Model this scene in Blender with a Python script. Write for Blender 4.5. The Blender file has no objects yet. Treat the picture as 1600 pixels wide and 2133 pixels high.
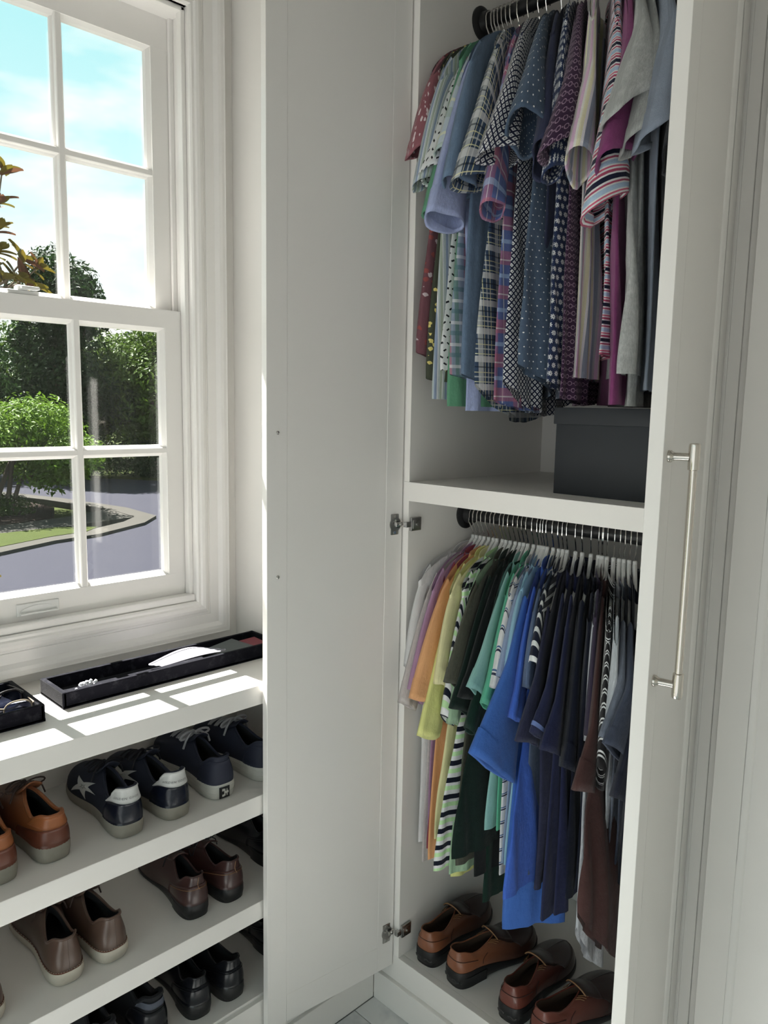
import bpy, bmesh, math, random
from mathutils import Vector, Matrix
R = math.radians
random.seed(7)
SC = bpy.context.scene
COL = SC.collection

# ---------------------------------------------------------------- camera
F_PX = 1606.2
def make_camera():
    az, ti, ro = 0.7881, 0.1352, 0.0186
    fw = Vector((-math.sin(az)*math.cos(ti), math.cos(az)*math.cos(ti), -math.sin(ti)))
    rt = Vector((math.cos(az), math.sin(az), 0)); up = rt.cross(fw)
    r2 = rt*math.cos(ro) + up*math.sin(ro); u2 = up*math.cos(ro) - rt*math.sin(ro)
    cd = bpy.data.cameras.new('camera'); co = bpy.data.objects.new('camera', cd); COL.objects.link(co)
    m = Matrix((r2, u2, -fw)).transposed().to_4x4(); m.translation = Vector((1.3063, -1.3859, 1.632))
    co.matrix_world = m
    cd.sensor_fit = 'HORIZONTAL'; cd.sensor_width = 36; cd.lens = F_PX*36/1600
    cd.clip_start = .05; cd.clip_end = 400
    SC.camera = co
make_camera()

# ---------------------------------------------------------------- view
vs = SC.view_settings
vs.view_transform = 'Standard'; vs.look = 'None'; vs.gamma = 1; vs.exposure = 0.98
vs.use_curve_mapping = False

# ---------------------------------------------------------------- node helpers
def srgb(c):
    return tuple(((x/255)/12.92 if x/255 <= .04045 else ((x/255+.055)/1.055)**2.4) for x in c)
class NT:
    def __init__(s, tree): s.t = tree; s.n = tree.nodes; s.l = tree.links
    def new(s, ty, **kw):
        n = s.n.new(ty)
        for k, v in kw.items(): setattr(n, k, v)
        return n
    def put(s, sock, v):
        if isinstance(v, V): s.l.new(v.s, sock)
        elif hasattr(v, 'is_linked') or hasattr(v, 'links'): s.l.new(v, sock)
        elif isinstance(v, (tuple, list)):
            sock.default_value = tuple(v)+(1,) if len(v) == 3 and sock.type == 'RGBA' else tuple(v)
        else: sock.default_value = v
    def m(s, op, a, b=0.0, c=None):
        n = s.new('ShaderNodeMath', operation=op); s.put(n.inputs[0], a); s.put(n.inputs[1], b)
        if c is not None: s.put(n.inputs[2], c)
        return V(s, n.outputs[0])
    def mix(s, f, a, b):
        n = s.new('ShaderNodeMix', data_type='RGBA'); s.put(n.inputs[0], f); s.put(n.inputs[6], a); s.put(n.inputs[7], b)
        return V(s, n.outputs[2])
    def noise(s, vec, scale, detail=3, rough=.5):
        n = s.new('ShaderNodeTexNoise'); n.inputs['Scale'].default_value = scale; n.inputs['Detail'].default_value = detail
        n.inputs['Roughness'].default_value = rough
        if vec is not None: s.put(n.inputs['Vector'], vec)
        return V(s, n.outputs[0])
    def comb(s, x, y, z=0.0):
        n = s.new('ShaderNodeCombineXYZ'); s.put(n.inputs[0], x); s.put(n.inputs[1], y); s.put(n.inputs[2], z); return V(s, n.outputs[0])
class V:
    def __init__(s, nt, sock): s.t = nt; s.s = sock
    def __add__(a, b): return a.t.m('ADD', a, b)
    def __sub__(a, b): return a.t.m('SUBTRACT', a, b)
    def __mul__(a, b): return a.t.m('MULTIPLY', a, b)
    def __truediv__(a, b): return a.t.m('DIVIDE', a, b)
    def frac(a): return a.t.m('FRACT', a)
    def floor(a): return a.t.m('FLOOR', a)
    def abs(a): return a.t.m('ABSOLUTE', a)
    def gt(a, b): return a.t.m('GREATER_THAN', a, b)
    def lt(a, b): return a.t.m('LESS_THAN', a, b)
    def sin(a): return a.t.m('SINE', a)
    def cos(a): return a.t.m('COSINE', a)
    def sqrt(a): return a.t.m('SQRT', a)
    def mx(a, b): return a.t.m('MAXIMUM', a, b)
    def band(a, lo, hi): return a.gt(lo)*a.lt(hi)
def newmat(name):
    m = bpy.data.materials.new(name); m.use_nodes = True
    t = NT(m.node_tree); t.n.clear()
    o = t.new('ShaderNodeOutputMaterial'); b = t.new('ShaderNodeBsdfPrincipled'); t.l.new(b.outputs[0], o.inputs[0])
    return m, t, b, o
def setb(t, b, **kw):
    names = dict(color='Base Color', rough='Roughness', metal='Metallic', normal='Normal', spec='Specular IOR Level', sheen='Sheen Weight',
                 coat='Coat Weight', trans='Transmission Weight', emit='Emission Color', emits='Emission Strength', alpha='Alpha')
    for k, v in kw.items(): t.put(b.inputs[names[k]], v)
def bump(t, h, strength=.3, dist=.002):
    n = t.new('ShaderNodeBump'); n.inputs['Strength'].default_value = strength; n.inputs['Distance'].default_value = dist
    t.put(n.inputs['Height'], h); return n.outputs[0]
def uvs(t):
    n = t.new('ShaderNodeUVMap'); sp = t.new('ShaderNodeSeparateXYZ'); t.l.new(n.outputs[0], sp.inputs[0])
    return V(t, n.outputs[0]), V(t, sp.outputs[0]), V(t, sp.outputs[1])
def objco(t):
    n = t.new('ShaderNodeTexCoord'); return V(t, n.outputs['Object'])
def geopos(t):
    n = t.new('ShaderNodeNewGeometry'); return V(t, n.outputs['Position'])

# ---------------------------------------------------------------- world, sun
def make_world():
    w = bpy.data.worlds.new('sky'); SC.world = w; w.use_nodes = True
    t = NT(w.node_tree); t.n.clear()
    out = t.new('ShaderNodeOutputWorld'); bg = t.new('ShaderNodeBackground'); t.l.new(bg.outputs[0], out.inputs[0])
    tc = t.new('ShaderNodeTexCoord'); d = V(t, tc.outputs['Generated'])
    sp = t.new('ShaderNodeSeparateXYZ'); t.put(sp.inputs[0], d); z = V(t, sp.outputs[2])
    zz = t.m('MAXIMUM', z, 0.0)
    ramp = t.m('MINIMUM', t.m('POWER', zz, 1.0)*2.6, 1.0)
    clear = t.mix(ramp, (.92, 1.0, 1.0), (.46, .80, .83))
    cl = t.new('ShaderNodeMapping'); t.put(cl.inputs[0], d); cl.inputs['Scale'].default_value = (1.0, 1.0, 2.6)
    n1 = t.noise(V(t, cl.outputs[0]), 3.1, 5, .55)
    mr = t.new('ShaderNodeMapRange'); t.put(mr.inputs[0], n1); mr.inputs[1].default_value = .47; mr.inputs[2].default_value = .62
    c = t.mix(V(t, mr.outputs[0]), clear, (1.0, .975, .93))
    t.put(bg.inputs[0], c); bg.inputs[1].default_value = .66
make_world()
sl = bpy.data.lights.new('sun', 'SUN'); so = bpy.data.objects.new('sun', sl); COL.objects.link(so)
sl.energy = 21.0; sl.angle = R(.5); sl.color = (1, .945, .90)
sd = Vector((math.cos(R(58.2))*.997, math.cos(R(58.2))*.08, -math.sin(R(58.2))))
so.rotation_euler = sd.to_track_quat('-Z', 'Y').to_euler()

# ---------------------------------------------------------------- object helpers
def link(name, me, mat=None, parent=None, local=False):
    o = bpy.data.objects.new(name, me); COL.objects.link(o)
    if mat is not None and not me.materials: me.materials.append(mat)
    if parent is not None:
        o.parent = parent
        if not local:
            w = Vector(); q = parent
            while q is not None: w += q.location; q = q.parent
            me.transform(Matrix.Translation(-w))
    return o
def empty(name, loc, rz=0.0):
    o = bpy.data.objects.new(name, None); COL.objects.link(o); o.location = loc; o.rotation_euler = (0, 0, rz); o.empty_display_size = .05
    return o
def tag(o, label=None, cat=None, group=None, kind=None):
    if label: o['label'] = label
    if cat: o['category'] = cat
    if group: o['group'] = group
    if kind: o['kind'] = kind
    return o
def mesh_from(name, vs_, fs, uv=None, smooth=True):
    me = bpy.data.meshes.new(name); me.from_pydata(vs_, [], fs); me.update()
    if uv is not None:
        ul = me.uv_layers.new(name='UVMap')
        for p in me.polygons:
            for li in p.loop_indices: ul.data[li].uv = uv[me.loops[li].vertex_index]
    if smooth: me.polygons.foreach_set('use_smooth', [True]*len(me.polygons))
    return me
class BM:
    """collects boxes, tubes and lathes into one mesh"""
    def __init__(s): s.b = bmesh.new()
    def box(s, x0, x1, y0, y1, z0, z1, bev=0.0, seg=2):
        r = bmesh.ops.create_cube(s.b, size=1)
        for v in r['verts']:
            v.co = Vector(((x0+x1)/2+v.co.x*(x1-x0), (y0+y1)/2+v.co.y*(y1-y0), (z0+z1)/2+v.co.z*(z1-z0)))
        if bev > 0:
            es = list({e for v in r['verts'] for e in v.link_edges})
            bmesh.ops.bevel(s.b, geom=es, offset=bev, segments=seg, affect='EDGES', profile=.6)
        return s
    def prism(s, prof, a0, a1, axis):
        """profile polygon extruded along axis: 'x' prof=(y,z), 'y' prof=(x,z), 'z' prof=(x,y)"""
        def P(q, a): return {'x': (a, q[0], q[1]), 'y': (q[0], a, q[1]), 'z': (q[0], q[1], a)}[axis]
        va = [s.b.verts.new(P(q, a0)) for q in prof]; vb = [s.b.verts.new(P(q, a1)) for q in prof]
        n = len(prof); fs = []
        for i in range(n): fs.append(s.b.faces.new((va[i], va[(i+1) % n], vb[(i+1) % n], vb[i])))
        fs.append(s.b.faces.new(va)); fs.append(s.b.faces.new(vb)); return s
    def tube(s, pts, r, seg=8, closed=False, flat=None, cap=True):
        pts = [Vector(p) for p in pts]; n = len(pts); rings = []; ref = None
        for i, p in enumerate(pts):
            if closed: tg = pts[(i+1) % n]-pts[i-1]
            else: tg = pts[min(i+1, n-1)]-pts[max(i-1, 0)]
            if tg.length < 1e-9: tg = Vector((0, 0, 1))
            tg.normalize()
            if ref is None:
                ref = Vector((0, 0, 1)) if abs(tg.z) < .9 else Vector((1, 0, 0))
            ref = (ref-tg*ref.dot(tg))
            if ref.length < 1e-6: ref = tg.orthogonal()
            ref.normalize(); bi = tg.cross(ref)
            rr = r[i] if isinstance(r, (list, tuple)) else r
            f = flat if flat else 1.0
            rings.append([s.b.verts.new(p+ref*math.cos(2*math.pi*k/seg)*rr*f+bi*math.sin(2*math.pi*k/seg)*rr) for k in range(seg)])
        m = n if closed else n-1
        for i in range(m):
            a, b = rings[i], rings[(i+1) % n]
            for k in range(seg): s.b.faces.new((a[k], a[(k+1) % seg], b[(k+1) % seg], b[k]))
        if not closed and cap:
            s.b.faces.new(rings[0][::-1]); s.b.faces.new(rings[-1])
        return s
    def lathe(s, prof, c, axis='z', seg=20):
        """prof: (radius, height) list around axis through c"""
        c = Vector(c); rings = []
        for r_, h in prof:
            ring = []
            for k in range(seg):
                a = 2*math.pi*k/seg; u, w = r_*math.cos(a), r_*math.sin(a)
                ring.append(s.b.verts.new(c+{'z': Vector((u, w, h)), 'x': Vector((h, u, w)), 'y': Vector((u, h, w))}[axis]))
            rings.append(ring)
        for i in range(len(rings)-1):
            for k in range(seg): s.b.faces.new((rings[i][k], rings[i][(k+1) % seg], rings[i+1][(k+1) % seg], rings[i+1][k]))
        s.b.faces.new(rings[0][::-1]); s.b.faces.new(rings[-1]); return s
    def xf(s, m): bmesh.ops.transform(s.b, matrix=m, verts=s.b.verts[:]); return s
    def mesh(s, name='m', smooth=False, angle=40):
        bmesh.ops.recalc_face_normals(s.b, faces=s.b.faces[:])
        me = bpy.data.meshes.new(name); s.b.to_mesh(me); s.b.free()
        if smooth:
            me.polygons.foreach_set('use_smooth', [True]*len(me.polygons))
            me.set_sharp_from_angle(angle=R(angle))
        return me
    def obj(s, name, mat, parent=None, smooth=False, local=False): return link(name, s.mesh(name, smooth), mat, parent, local)
def B(*a, **k): return BM().box(*a, **k)
def copy_tree(o, parent=None):
    c = o.copy(); COL.objects.link(c); c.parent = parent
    for ch in list(o.children): copy_tree(ch, c)
    return c

# ---------------------------------------------------------------- materials
M = {}
def m_paint(name, col, rough=.38, var=.03):
    m, t, b, o = newmat(name); p = geopos(t)
    n = t.noise(p, 3.0, 3); n2 = t.noise(p, 260, 2)
    c = t.mix(n, tuple(x*(1-var) for x in col), tuple(min(1, x*(1+var)) for x in col))
    setb(t, b, color=c, rough=rough, normal=bump(t, n2, .06, .0006)); M[name] = m
def m_plain(name, col, rough=.5, metal=0.0, nscale=40, var=.06, bstr=0.0, bscale=200, **kw):
    m, t, b, o = newmat(name); p = objco(t)
    n = t.noise(p, nscale, 3)
    c = t.mix(n, tuple(x*(1-var) for x in col), tuple(min(1, x*(1+var)) for x in col))
    setb(t, b, color=c, rough=rough, metal=metal, **kw)
    if bstr: setb(t, b, normal=bump(t, t.noise(p, bscale, 3), bstr, .001))
    M[name] = m; return m
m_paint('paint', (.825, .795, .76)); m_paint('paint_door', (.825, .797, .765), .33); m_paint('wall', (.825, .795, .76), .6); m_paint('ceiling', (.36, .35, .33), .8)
m_paint('window_white', (.825, .80, .775), .3)
m_plain('chrome', (.75, .73, .70), .12, 1.0); m_plain('nickel', (.62, .58, .53), .1, 1.0); m_plain('steel', (.42, .41, .40), .28, 1.0, bstr=.1)
m_plain('dark_metal', (.09, .09, .09), .35, .8); m_plain('black_rod', (.012, .012, .013), .35); m_plain('hanger_white', (.74, .735, .72), .5)
m_plain('card_black', (.013, .016, .021), .55, bstr=.05); m_plain('foam', (.55, .55, .55), .8)
def m_velvet():
    m, t, b, o = newmat('velvet'); p = objco(t)
    n = t.noise(p, 45, 4, .65); n2 = t.noise(p, 600, 2)
    mr = t.new('ShaderNodeMapRange'); t.put(mr.inputs[0], n); mr.inputs[1].default_value = .52; mr.inputs[2].default_value = .8
    c = t.mix(V(t, mr.outputs[0]), (.005, .005, .008), (.028, .028, .034))
    setb(t, b, color=c, rough=.95, spec=.05, sheen=.06, normal=bump(t, n2, .5, .001)); M['velvet'] = m
m_velvet()
def m_glass():
    m = bpy.data.materials.new('glass'); m.use_nodes = True; t = NT(m.node_tree); t.n.clear()
    o = t.new('ShaderNodeOutputMaterial'); tr = t.new('ShaderNodeBsdfTransparent'); gl = t.new('ShaderNodeBsdfGlossy')
    tr.inputs[0].default_value = (.96, .98, .975, 1); gl.inputs['Roughness'].default_value = .02
    lw = t.new('ShaderNodeLayerWeight'); lw.inputs[0].default_value = .5
    fr = t.m('POWER', V(t, lw.outputs['Facing']), 5.0)*.96+.04
    mx = t.new('ShaderNodeMixShader'); t.put(mx.inputs[0], fr); t.l.new(tr.outputs[0], mx.inputs[1]); t.l.new(gl.outputs[0], mx.inputs[2])
    t.l.new(mx.outputs[0], o.inputs[0]); M['glass'] = m
m_glass()
def m_marble():
    m, t, b, o = newmat('marble'); p = geopos(t)
    oi = t.new('ShaderNodeObjectInfo'); rnd = V(t, oi.outputs['Random'])
    ad = t.new('ShaderNodeVectorMath', operation='ADD'); t.put(ad.inputs[0], p); t.put(ad.inputs[1], t.comb(rnd*37, rnd*11, 0.0))
    n = t.noise(V(t, ad.outputs[0]), 2.2, 5, .6); v = (n-.5).abs()*16
    f = t.m('MINIMUM', v, 1.0)
    n2 = t.noise(V(t, ad.outputs[0]), 1.6, 3)
    c = t.mix(f, (.56, .57, .58), t.mix(n2, (.72, .72, .71), (.80, .80, .79)))
    setb(t, b, color=c, rough=.25); M['marble'] = m
m_marble(); m_plain('grout', (.34, .34, .33), .9)
# ================================================================ the setting
WX = -.457           # face of the window wall
CEIL = 2.78
ROOM_Y0, ROOM_X1 = -2.6, 2.3
# floor slab and marble tiles
flo = B(-.75, ROOM_X1, ROOM_Y0, .75, -.14, -.003).obj('floor', M['grout']); tag(flo, kind='structure')
tm = B(-.149, .149, -.299, .299, -.011, .0, bev=.0012, seg=1).mesh('floor_tile')
ti_ = 0
yj = -.081 - .003
for r_ in range(0, 9):
    y1 = yj + .302 - r_*.302 if r_ else .0
    for c_ in range(-1, 5):
        x0 = -.085 + (c_*.604) + (.302 if r_ % 2 else .0)
        if r_ == 0:
            yy0, yy1 = yj+.002, .0
        else:
            yy1 = yj - (r_-1)*.302; yy0 = yy1 - .300
        xa, xb = max(x0, -.0805), min(x0+.602, ROOM_X1)
        if xb-xa < .05 or yy0 < ROOM_Y0: continue
        link('floor_tile', B(xa, xb, yy0, yy1, -.012, 0, bev=.0012, seg=1).mesh('floor_tile'), M['marble'], flo)
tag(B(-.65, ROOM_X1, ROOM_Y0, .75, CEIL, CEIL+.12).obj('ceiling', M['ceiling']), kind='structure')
tag(B(ROOM_X1, ROOM_X1+.12, ROOM_Y0, .75, 0, CEIL).obj('wall_right', M['wall']), kind='structure')
bm = BM(); bm.box(-.65, ROOM_X1+.12, ROOM_Y0-.12, ROOM_Y0, 2.15, CEIL); bm.box(-.65, -.1, ROOM_Y0-.12, ROOM_Y0, 0, 2.15)
tag(bm.obj('added_front_wall', M['wall']), kind='structure')  # unseen header and side piece, added to cut sky fill from above
# window opening in the wall: y from WY0 to WY1, z from WZ0 to WZ1
WY0, WY1, WZ0, WZ1 = -1.125, -.325, 1.115, 2.575
bm = BM()
GY0, GY1, GZ1 = -2.5, -1.36, 2.3  # opening for the added glazed door
bm.box(WX-.17, WX, ROOM_Y0, GY0, 0, CEIL); bm.box(WX-.17, WX, GY0, GY1, GZ1, CEIL); bm.box(WX-.17, WX, GY1, WY0, 0, CEIL); bm.box(WX-.17, WX, WY1, .72, 0, CEIL)
bm.box(WX-.17, WX, WY0, WY1, 0, WZ0); bm.box(WX-.17, WX, WY0, WY1, WZ1, CEIL)
tag(bm.obj('wall_left', M['wall']), kind='structure')
# pier between window and wardrobe
tag(B(WX, -.093, -.205, .0, 0, CEIL, bev=.0015).obj('wall_back', M['paint']), kind='structure')
tag(B(-.62, .0-.018, .0, .02, 0.0, CEIL).obj('wall_back', M['paint']), kind='structure')

# unseen glazed door, added along the window wall to bring sun onto the floor
gd = empty('added_door', (WX-.09, (GY0+GY1)/2, 0)); tag(gd, kind='structure')
gm = (GY0+GY1)/2
for y0, y1 in ((GY0, gm), (gm, GY1)):
    b = BM()
    for a_, c_ in ((y0, y0+.06), (y1-.06, y1)): b.box(WX-.11, WX-.07, a_, c_, .01, GZ1, bev=.002)
    for a_, c_ in ((.01, .12), (GZ1-.09, GZ1)): b.box(WX-.109, WX-.071, y0+.06, y1-.06, a_, c_, bev=.002)
    lf = b.obj('leaf', M['window_white'], gd)
    for k in range(1, 5): B(WX-.10, WX-.08, y0+.06, y1-.06, .12+k*.418-.011, .12+k*.418+.011).obj('muntin', M['window_white'], lf)
    for k in range(5): B(WX-.092, WX-.088, y0+.06, y1-.06, .12+k*.418+.011*(k > 0), .12+(k+1)*.418-.011*(k < 4)).obj('pane', M['glass'], lf)
# ---------------------------------------------------------------- window
win = empty('window_1', (WX, -.725, WZ0)); tag(win, kind='structure')
W_ = M['window_white']
YC = -.7265
# casing: stepped moulding profile (distance from opening, thickness)
def casing_profile(d0, d1):
    pr = [(0, 0), (0, .010), (.004, .014), (.010, .014), (.014, .018), (.022, .0195), (.030, .0165), (.034, .0125), (.036, .0125), (.037, .0105), (.039, .0105), (.040, .0125),
          (.064, .0135), (.068, .0165), (.074, .021), (.082, .0225), (.090, .0215), (.093, .0225), (.093, .0)]
    return pr
prof = casing_profile(0, 0)
CO = .012   # casing starts this far outside the opening edge
def strip(name, pts3, parent):
    """pts3: rings of points, quad strip between"""
    vs_ = [p for ring in pts3 for p in ring]; n = len(pts3[0]); fs = []
    for i in range(len(pts3)-1):
        for k in range(n-1): fs.append((i*n+k, i*n+k+1, (i+1)*n+k+1, (i+1)*n+k))
    me = mesh_from(name, vs_, fs, smooth=False); return link(name, me, W_, parent)
def ring(y, z, dy, dz): return [(WX+h, y+dy*d, z+dz*d) for d, h in prof]
ye0, ye1, ze0, ze1 = WY0-CO+.02, WY1+CO-.02, WZ0+.0, WZ1-.0
strip('casing', [ring(ye1, ze0, 1, -1), ring(ye1, ze1, 1, 1)], win)
strip('casing', [ring(ye0, ze1, -1, 1), ring(ye0, ze0, -1, -1)], win)
strip('casing', [ring(ye0, ze0, -1, -1), ring(ye1, ze0, 1, -1)], win)
strip('casing', [ring(ye1, ze1, 1, 1), ring(ye0, ze1, -1, 1)], win)
# jamb liner with stops and tracks
XI = WX-.03           # inner face of lower sash
for sy, y in ((1, ye1), (-1, ye0)):
    bm = BM()
    a, b_ = (y-.004*0, y+.02) if sy > 0 else (y-.02, y)
    bm.box(WX-.17, WX+.0005, a, b_, ze0, ze1)
    yi = y-.012*sy
    bm.box(WX-.028, WX-.006, min(y, yi), max(y, yi), ze0, ze1, bev=.003)
    bm.box(WX-.072, WX-.062, min(y, yi), max(y, yi), ze0, ze1, bev=.002)
    bm.box(WX-.125, WX-.105, min(y, yi), max(y, yi), ze0, ze1, bev=.002)
    bm.obj('jamb', W_, win)
bm = BM(); bm.box(WX-.17, WX+.0005, ye0, ye1, ze1, ze1+.02); bm.box(WX-.028, WX-.006, ye0, ye1, ze1-.012, ze1, bev=.003); bm.box(WX-.11, WX-.026, ye0, ye1, ze1-.0105, ze1+.004); bm.obj('head_jamb', W_, win)
bm = BM(); bm.box(WX-.17, WX+.0005, ye0, ye1, ze0-.02, ze0+.004); bm.box(WX-.028, WX+.004, ye0, ye1, ze0, ze0+.018, bev=.004); bm.box(WX-.2, WX-.10, ye0, ye1, ze0-.05, ze0-.002); bm.obj('sill', W_, win)
def sash(name, xi, y0, y1, z0, z1, st, bot, top, muz):
    """xi inner face; thickness .036 outward"""
    xo = xi-.036; xg = xi-.020
    bm = BM()
    # bevelled inner lips as prisms: stile outer flat + slope to glass
    def bar_y(zlo, zhi, lo_in, hi_in):   # horizontal rail between y0,y1
        pr = [(xo, zlo), (xi, zlo), (xi, zhi), (xo, zhi)]
        bm.prism(pr, y0, y1, 'y')
    bar_y(z0, z0+bot, 0, 1); bar_y(z1-top, z1, 1, 0)
    for a, b_ in ((y0, y0+st), (y1-st, y1)): bm.box(xo, xi-.0004, a, b_, z0+.001, z1-.001)
    # glazing bead: sloped strip round the glass
    gy0, gy1, gz0, gz1 = y0+st, y1-st, z0+bot, z1-top
    e = .012
    bm.prism([(xi-.004, gz0), (xg, gz0), (xg, gz0+e*.9), (xi-.012, gz0+e*.6)], gy0, gy1, 'y')
    bm.prism([(xi-.004, gz1), (xg, gz1), (xg, gz1-e*.9), (xi-.012, gz1-e*.6)], gy0, gy1, 'y')
    bm.prism([(xi-.004, gy0), (xg, gy0), (xg, gy0+e), (xi-.012, gy0+e*.7)], gz0, gz1, 'z')
    bm.prism([(xi-.004, gy1), (xg, gy1), (xg, gy1-e), (xi-.012, gy1-e*.7)], gz0, gz1, 'z')
    sa = bm.obj(name, W_, win)
    # muntins: moulded bars on both sides of the glass
    w2 = .0115
    def mprof(c, xi): return [(xg, c-w2-.003), (xg+.005, c-w2-.002), (xg+.007, c-w2), (xg+.009, c-w2+.003), (xi-.003, c-w2+.004), (xi-.0015, c-w2+.006),
                          (xi-.0015, c+w2-.006), (xi-.003, c+w2-.004), (xg+.009, c+w2-.003), (xg+.007, c+w2), (xg+.005, c+w2+.002), (xg, c+w2+.003),
                          (xg-.007, c+w2-.003), (xg-.007, c-w2+.003)]
    pw = (gy1-gy0)/3
    ys = [gy0+pw, gy0+2*pw]
    for y in ys: BM().prism(mprof(y, xi), gz0-.002, gz1+.002, 'z').obj('muntin', W_, sa)
    BM().prism(mprof(muz, xi-.0006), gy0-.002, gy1+.002, 'y').obj('muntin', W_, sa)
    yb = [gy0]+ys+[gy1]; zb = [gz0, muz, gz1]
    for i in range(3):
        for k in range(2): B(xg-.006, xg-.002, yb[i], yb[i+1], zb[k], zb[k+1]).obj('pane', M['glass'], sa)
    return sa
lo = sash('lower_sash', WX-.030, ye0+.004, ye1-.004, WZ0+.012, 1.862, .052, .062, .044, 1.512)
up = sash('upper_sash', WX-.073, ye0+.004, ye1-.004, 1.828, 2.570, .052, .040, .080, 2.196)
# sash lock on the meeting rail and finger lift on the bottom rail
bm = BM(); zt = 1.862; bm.box(WX-.062, WX-.034, YC-.035, YC+.035, zt, zt+.010, bev=.004, seg=3); bm.lathe([(.014, .010), (.014, .018), (.010, .021)], (WX-.048, YC, zt), 'z', 16); bm.box(WX-.045, WX-.026, YC-.006, YC+.034, zt+.012, zt+.019, bev=.003)
bm.obj('sash_lock', M['hanger_white'], lo, True)
zl = WZ0+.012+.031
bm = BM(); bm.box(WX-.030, WX-.026, YC-.048, YC+.048, zl-.014, zl+.014, bev=.002)
for k in range(9):
    a = k/8; y = YC-.042+.084*a; h = .010*math.sin(math.pi*a)
    pass
bm.prism([(YC-.042, zl-.010), (YC+.042, zl-.010), (YC+.042, zl-.007), (YC-.042, zl-.007)], WX-.026, WX-.016, 'x')
bm.prism([(YC+.042*math.cos(math.pi*k/12), zl-.008+.016*math.sin(math.pi*k/12)) for k in range(13)], WX-.0262, WX-.0245, 'x')
bm.obj('sash_lift', M['hanger_white'], lo)

# ---------------------------------------------------------------- shoe shelves under the window
XU = -.0928
sh = empty('shoe_cabinet', (-.28, -.9, 0)); tag(sh, 'white built-in open shoe shelves under the window', 'cabinet')
Y0S, Y1S = -1.24, -.205
P = M['paint']
for z0, z1 in ((.678, .7266), (.411, .458)): B(WX, XU, Y0S, Y1S, z0, z1, bev=.0012).obj('shelf', P, sh)
B(WX, XU-.012, Y0S, Y1S, .165, .203, bev=.001).obj('bottom_shelf', P, sh)
B(XU-.012, XU, Y0S, -.0005, .085, .196, bev=.001).obj('plinth', P, sh)
B(XU-.012, XU+.011, Y0S, -.012, .0, .085, bev=.002).obj('baseboard', P, sh)
B(WX, XU, Y0S-.02, Y0S, .0, .9485).obj('side_panel', P, sh)
wk = tag(B(WX, XU, Y0S-.02, Y1S, .9487, .9952, bev=.0016).obj('worktop', P), 'white painted worktop in sunlight below the window sill', 'worktop')
# ================================================================ wardrobe
DZ, SHT, SHB, CD = .1565, 1.4493, 1.402, .57
XL0, XR1 = 0.0, .735          # inner faces of the side panels
PD = M['paint_door']
wr = empty('wardrobe', (.37, .25, 0)); tag(wr, 'tall white open wardrobe with two hanging rails of shirts', 'wardrobe')
B(-.018, XL0, .0, CD, .0, CEIL, bev=.0008).obj('side_panel', P, wr)
B(XR1, XR1+.02, .0, CD, .0, CEIL, bev=.0008).obj('side_panel', P, wr)
B(-.018, XR1+.02, CD, CD+.015, .0, CEIL).obj('back_panel', P, wr)
bm = B(XL0, XR1, .0222, CD, SHB+.012, SHT); bm.box(-.0168, XR1+.003, -.0010, .022, SHB, SHT, bev=.0010); bm.obj('middle_shelf', P, wr)
B(XL0, XR1, .0202, CD, DZ-.02, DZ).obj('deck', P, wr)
B(-.0925, XR1+.06, -.0004, .02, .085, DZ, bev=.0012).obj('plinth', P, wr)
B(-.0815, XR1+.06, -.012, .02, .0, .085, bev=.002).obj('baseboard', P, wr)
YR = .225
def rail(z, r, xe):
    ra = BM().lathe([(r, 0), (r, XR1-XL0-.002)], (XL0+.001, YR, z), 'x', 24).obj('rail', M['black_rod'], wr, True)
    BM().lathe([(.040, 0), (.040, .004), (.034, .008), (.026, .010), (.024, .026), (.021, .028)], (XL0+.0005, YR, z), 'x', 28).obj('flange', M['black_rod'], ra, True)
    BM().lathe([(.024, -.028), (.026, -.010), (.034, -.008), (.040, -.004), (.040, 0)], (XR1-.0005, YR, z), 'x', 28).obj('flange', M['black_rod'], ra, True)
ZU, ZLW = 2.578, 1.352
rail(ZU, .0165, 0); rail(ZLW, .0165, 0)
# doors --------------------------------------------------------------
DW, DT, DB, DTOP = .384, .021, .130, CEIL-.01
def door_mesh(sgn):
    """local: hinge corner of the inner face at origin, +x along the width to the free edge, +y = outward (outer face at y=DT), z up"""
    fr = .052; b = BM()
    ow, oh = DW, DTOP-DB
    # stiles and rails, with the recessed panel between (outer side); inner side is flush with hairline joints
    for x0, x1 in ((0, fr), (ow-fr, ow)): b.box(x0, x1, 0, DT, 0, oh, bev=.0008, seg=1)
    for z0, z1 in ((0, fr+.02), (oh-fr, oh)): b.box(fr, ow-fr, .0002, DT-.0002, z0, z1)
    b.box(fr-.004, ow-fr+.004, .0006, DT-.008, fr, oh-fr)
    # ovolo moulding round the panel on the outer side
    q = [(0, 0), (0, -.0015), (.003, -.0035), (.008, -.0042), (.011, -.0062), (.0125, -.008), (0, -.008)]
    b.prism([(fr+d, DT+h) for d, h in q], fr+.02, oh-fr, 'z'); b.prism([(ow-fr-d, DT+h) for d, h in q], fr+.02, oh-fr, 'z')
    return b
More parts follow.
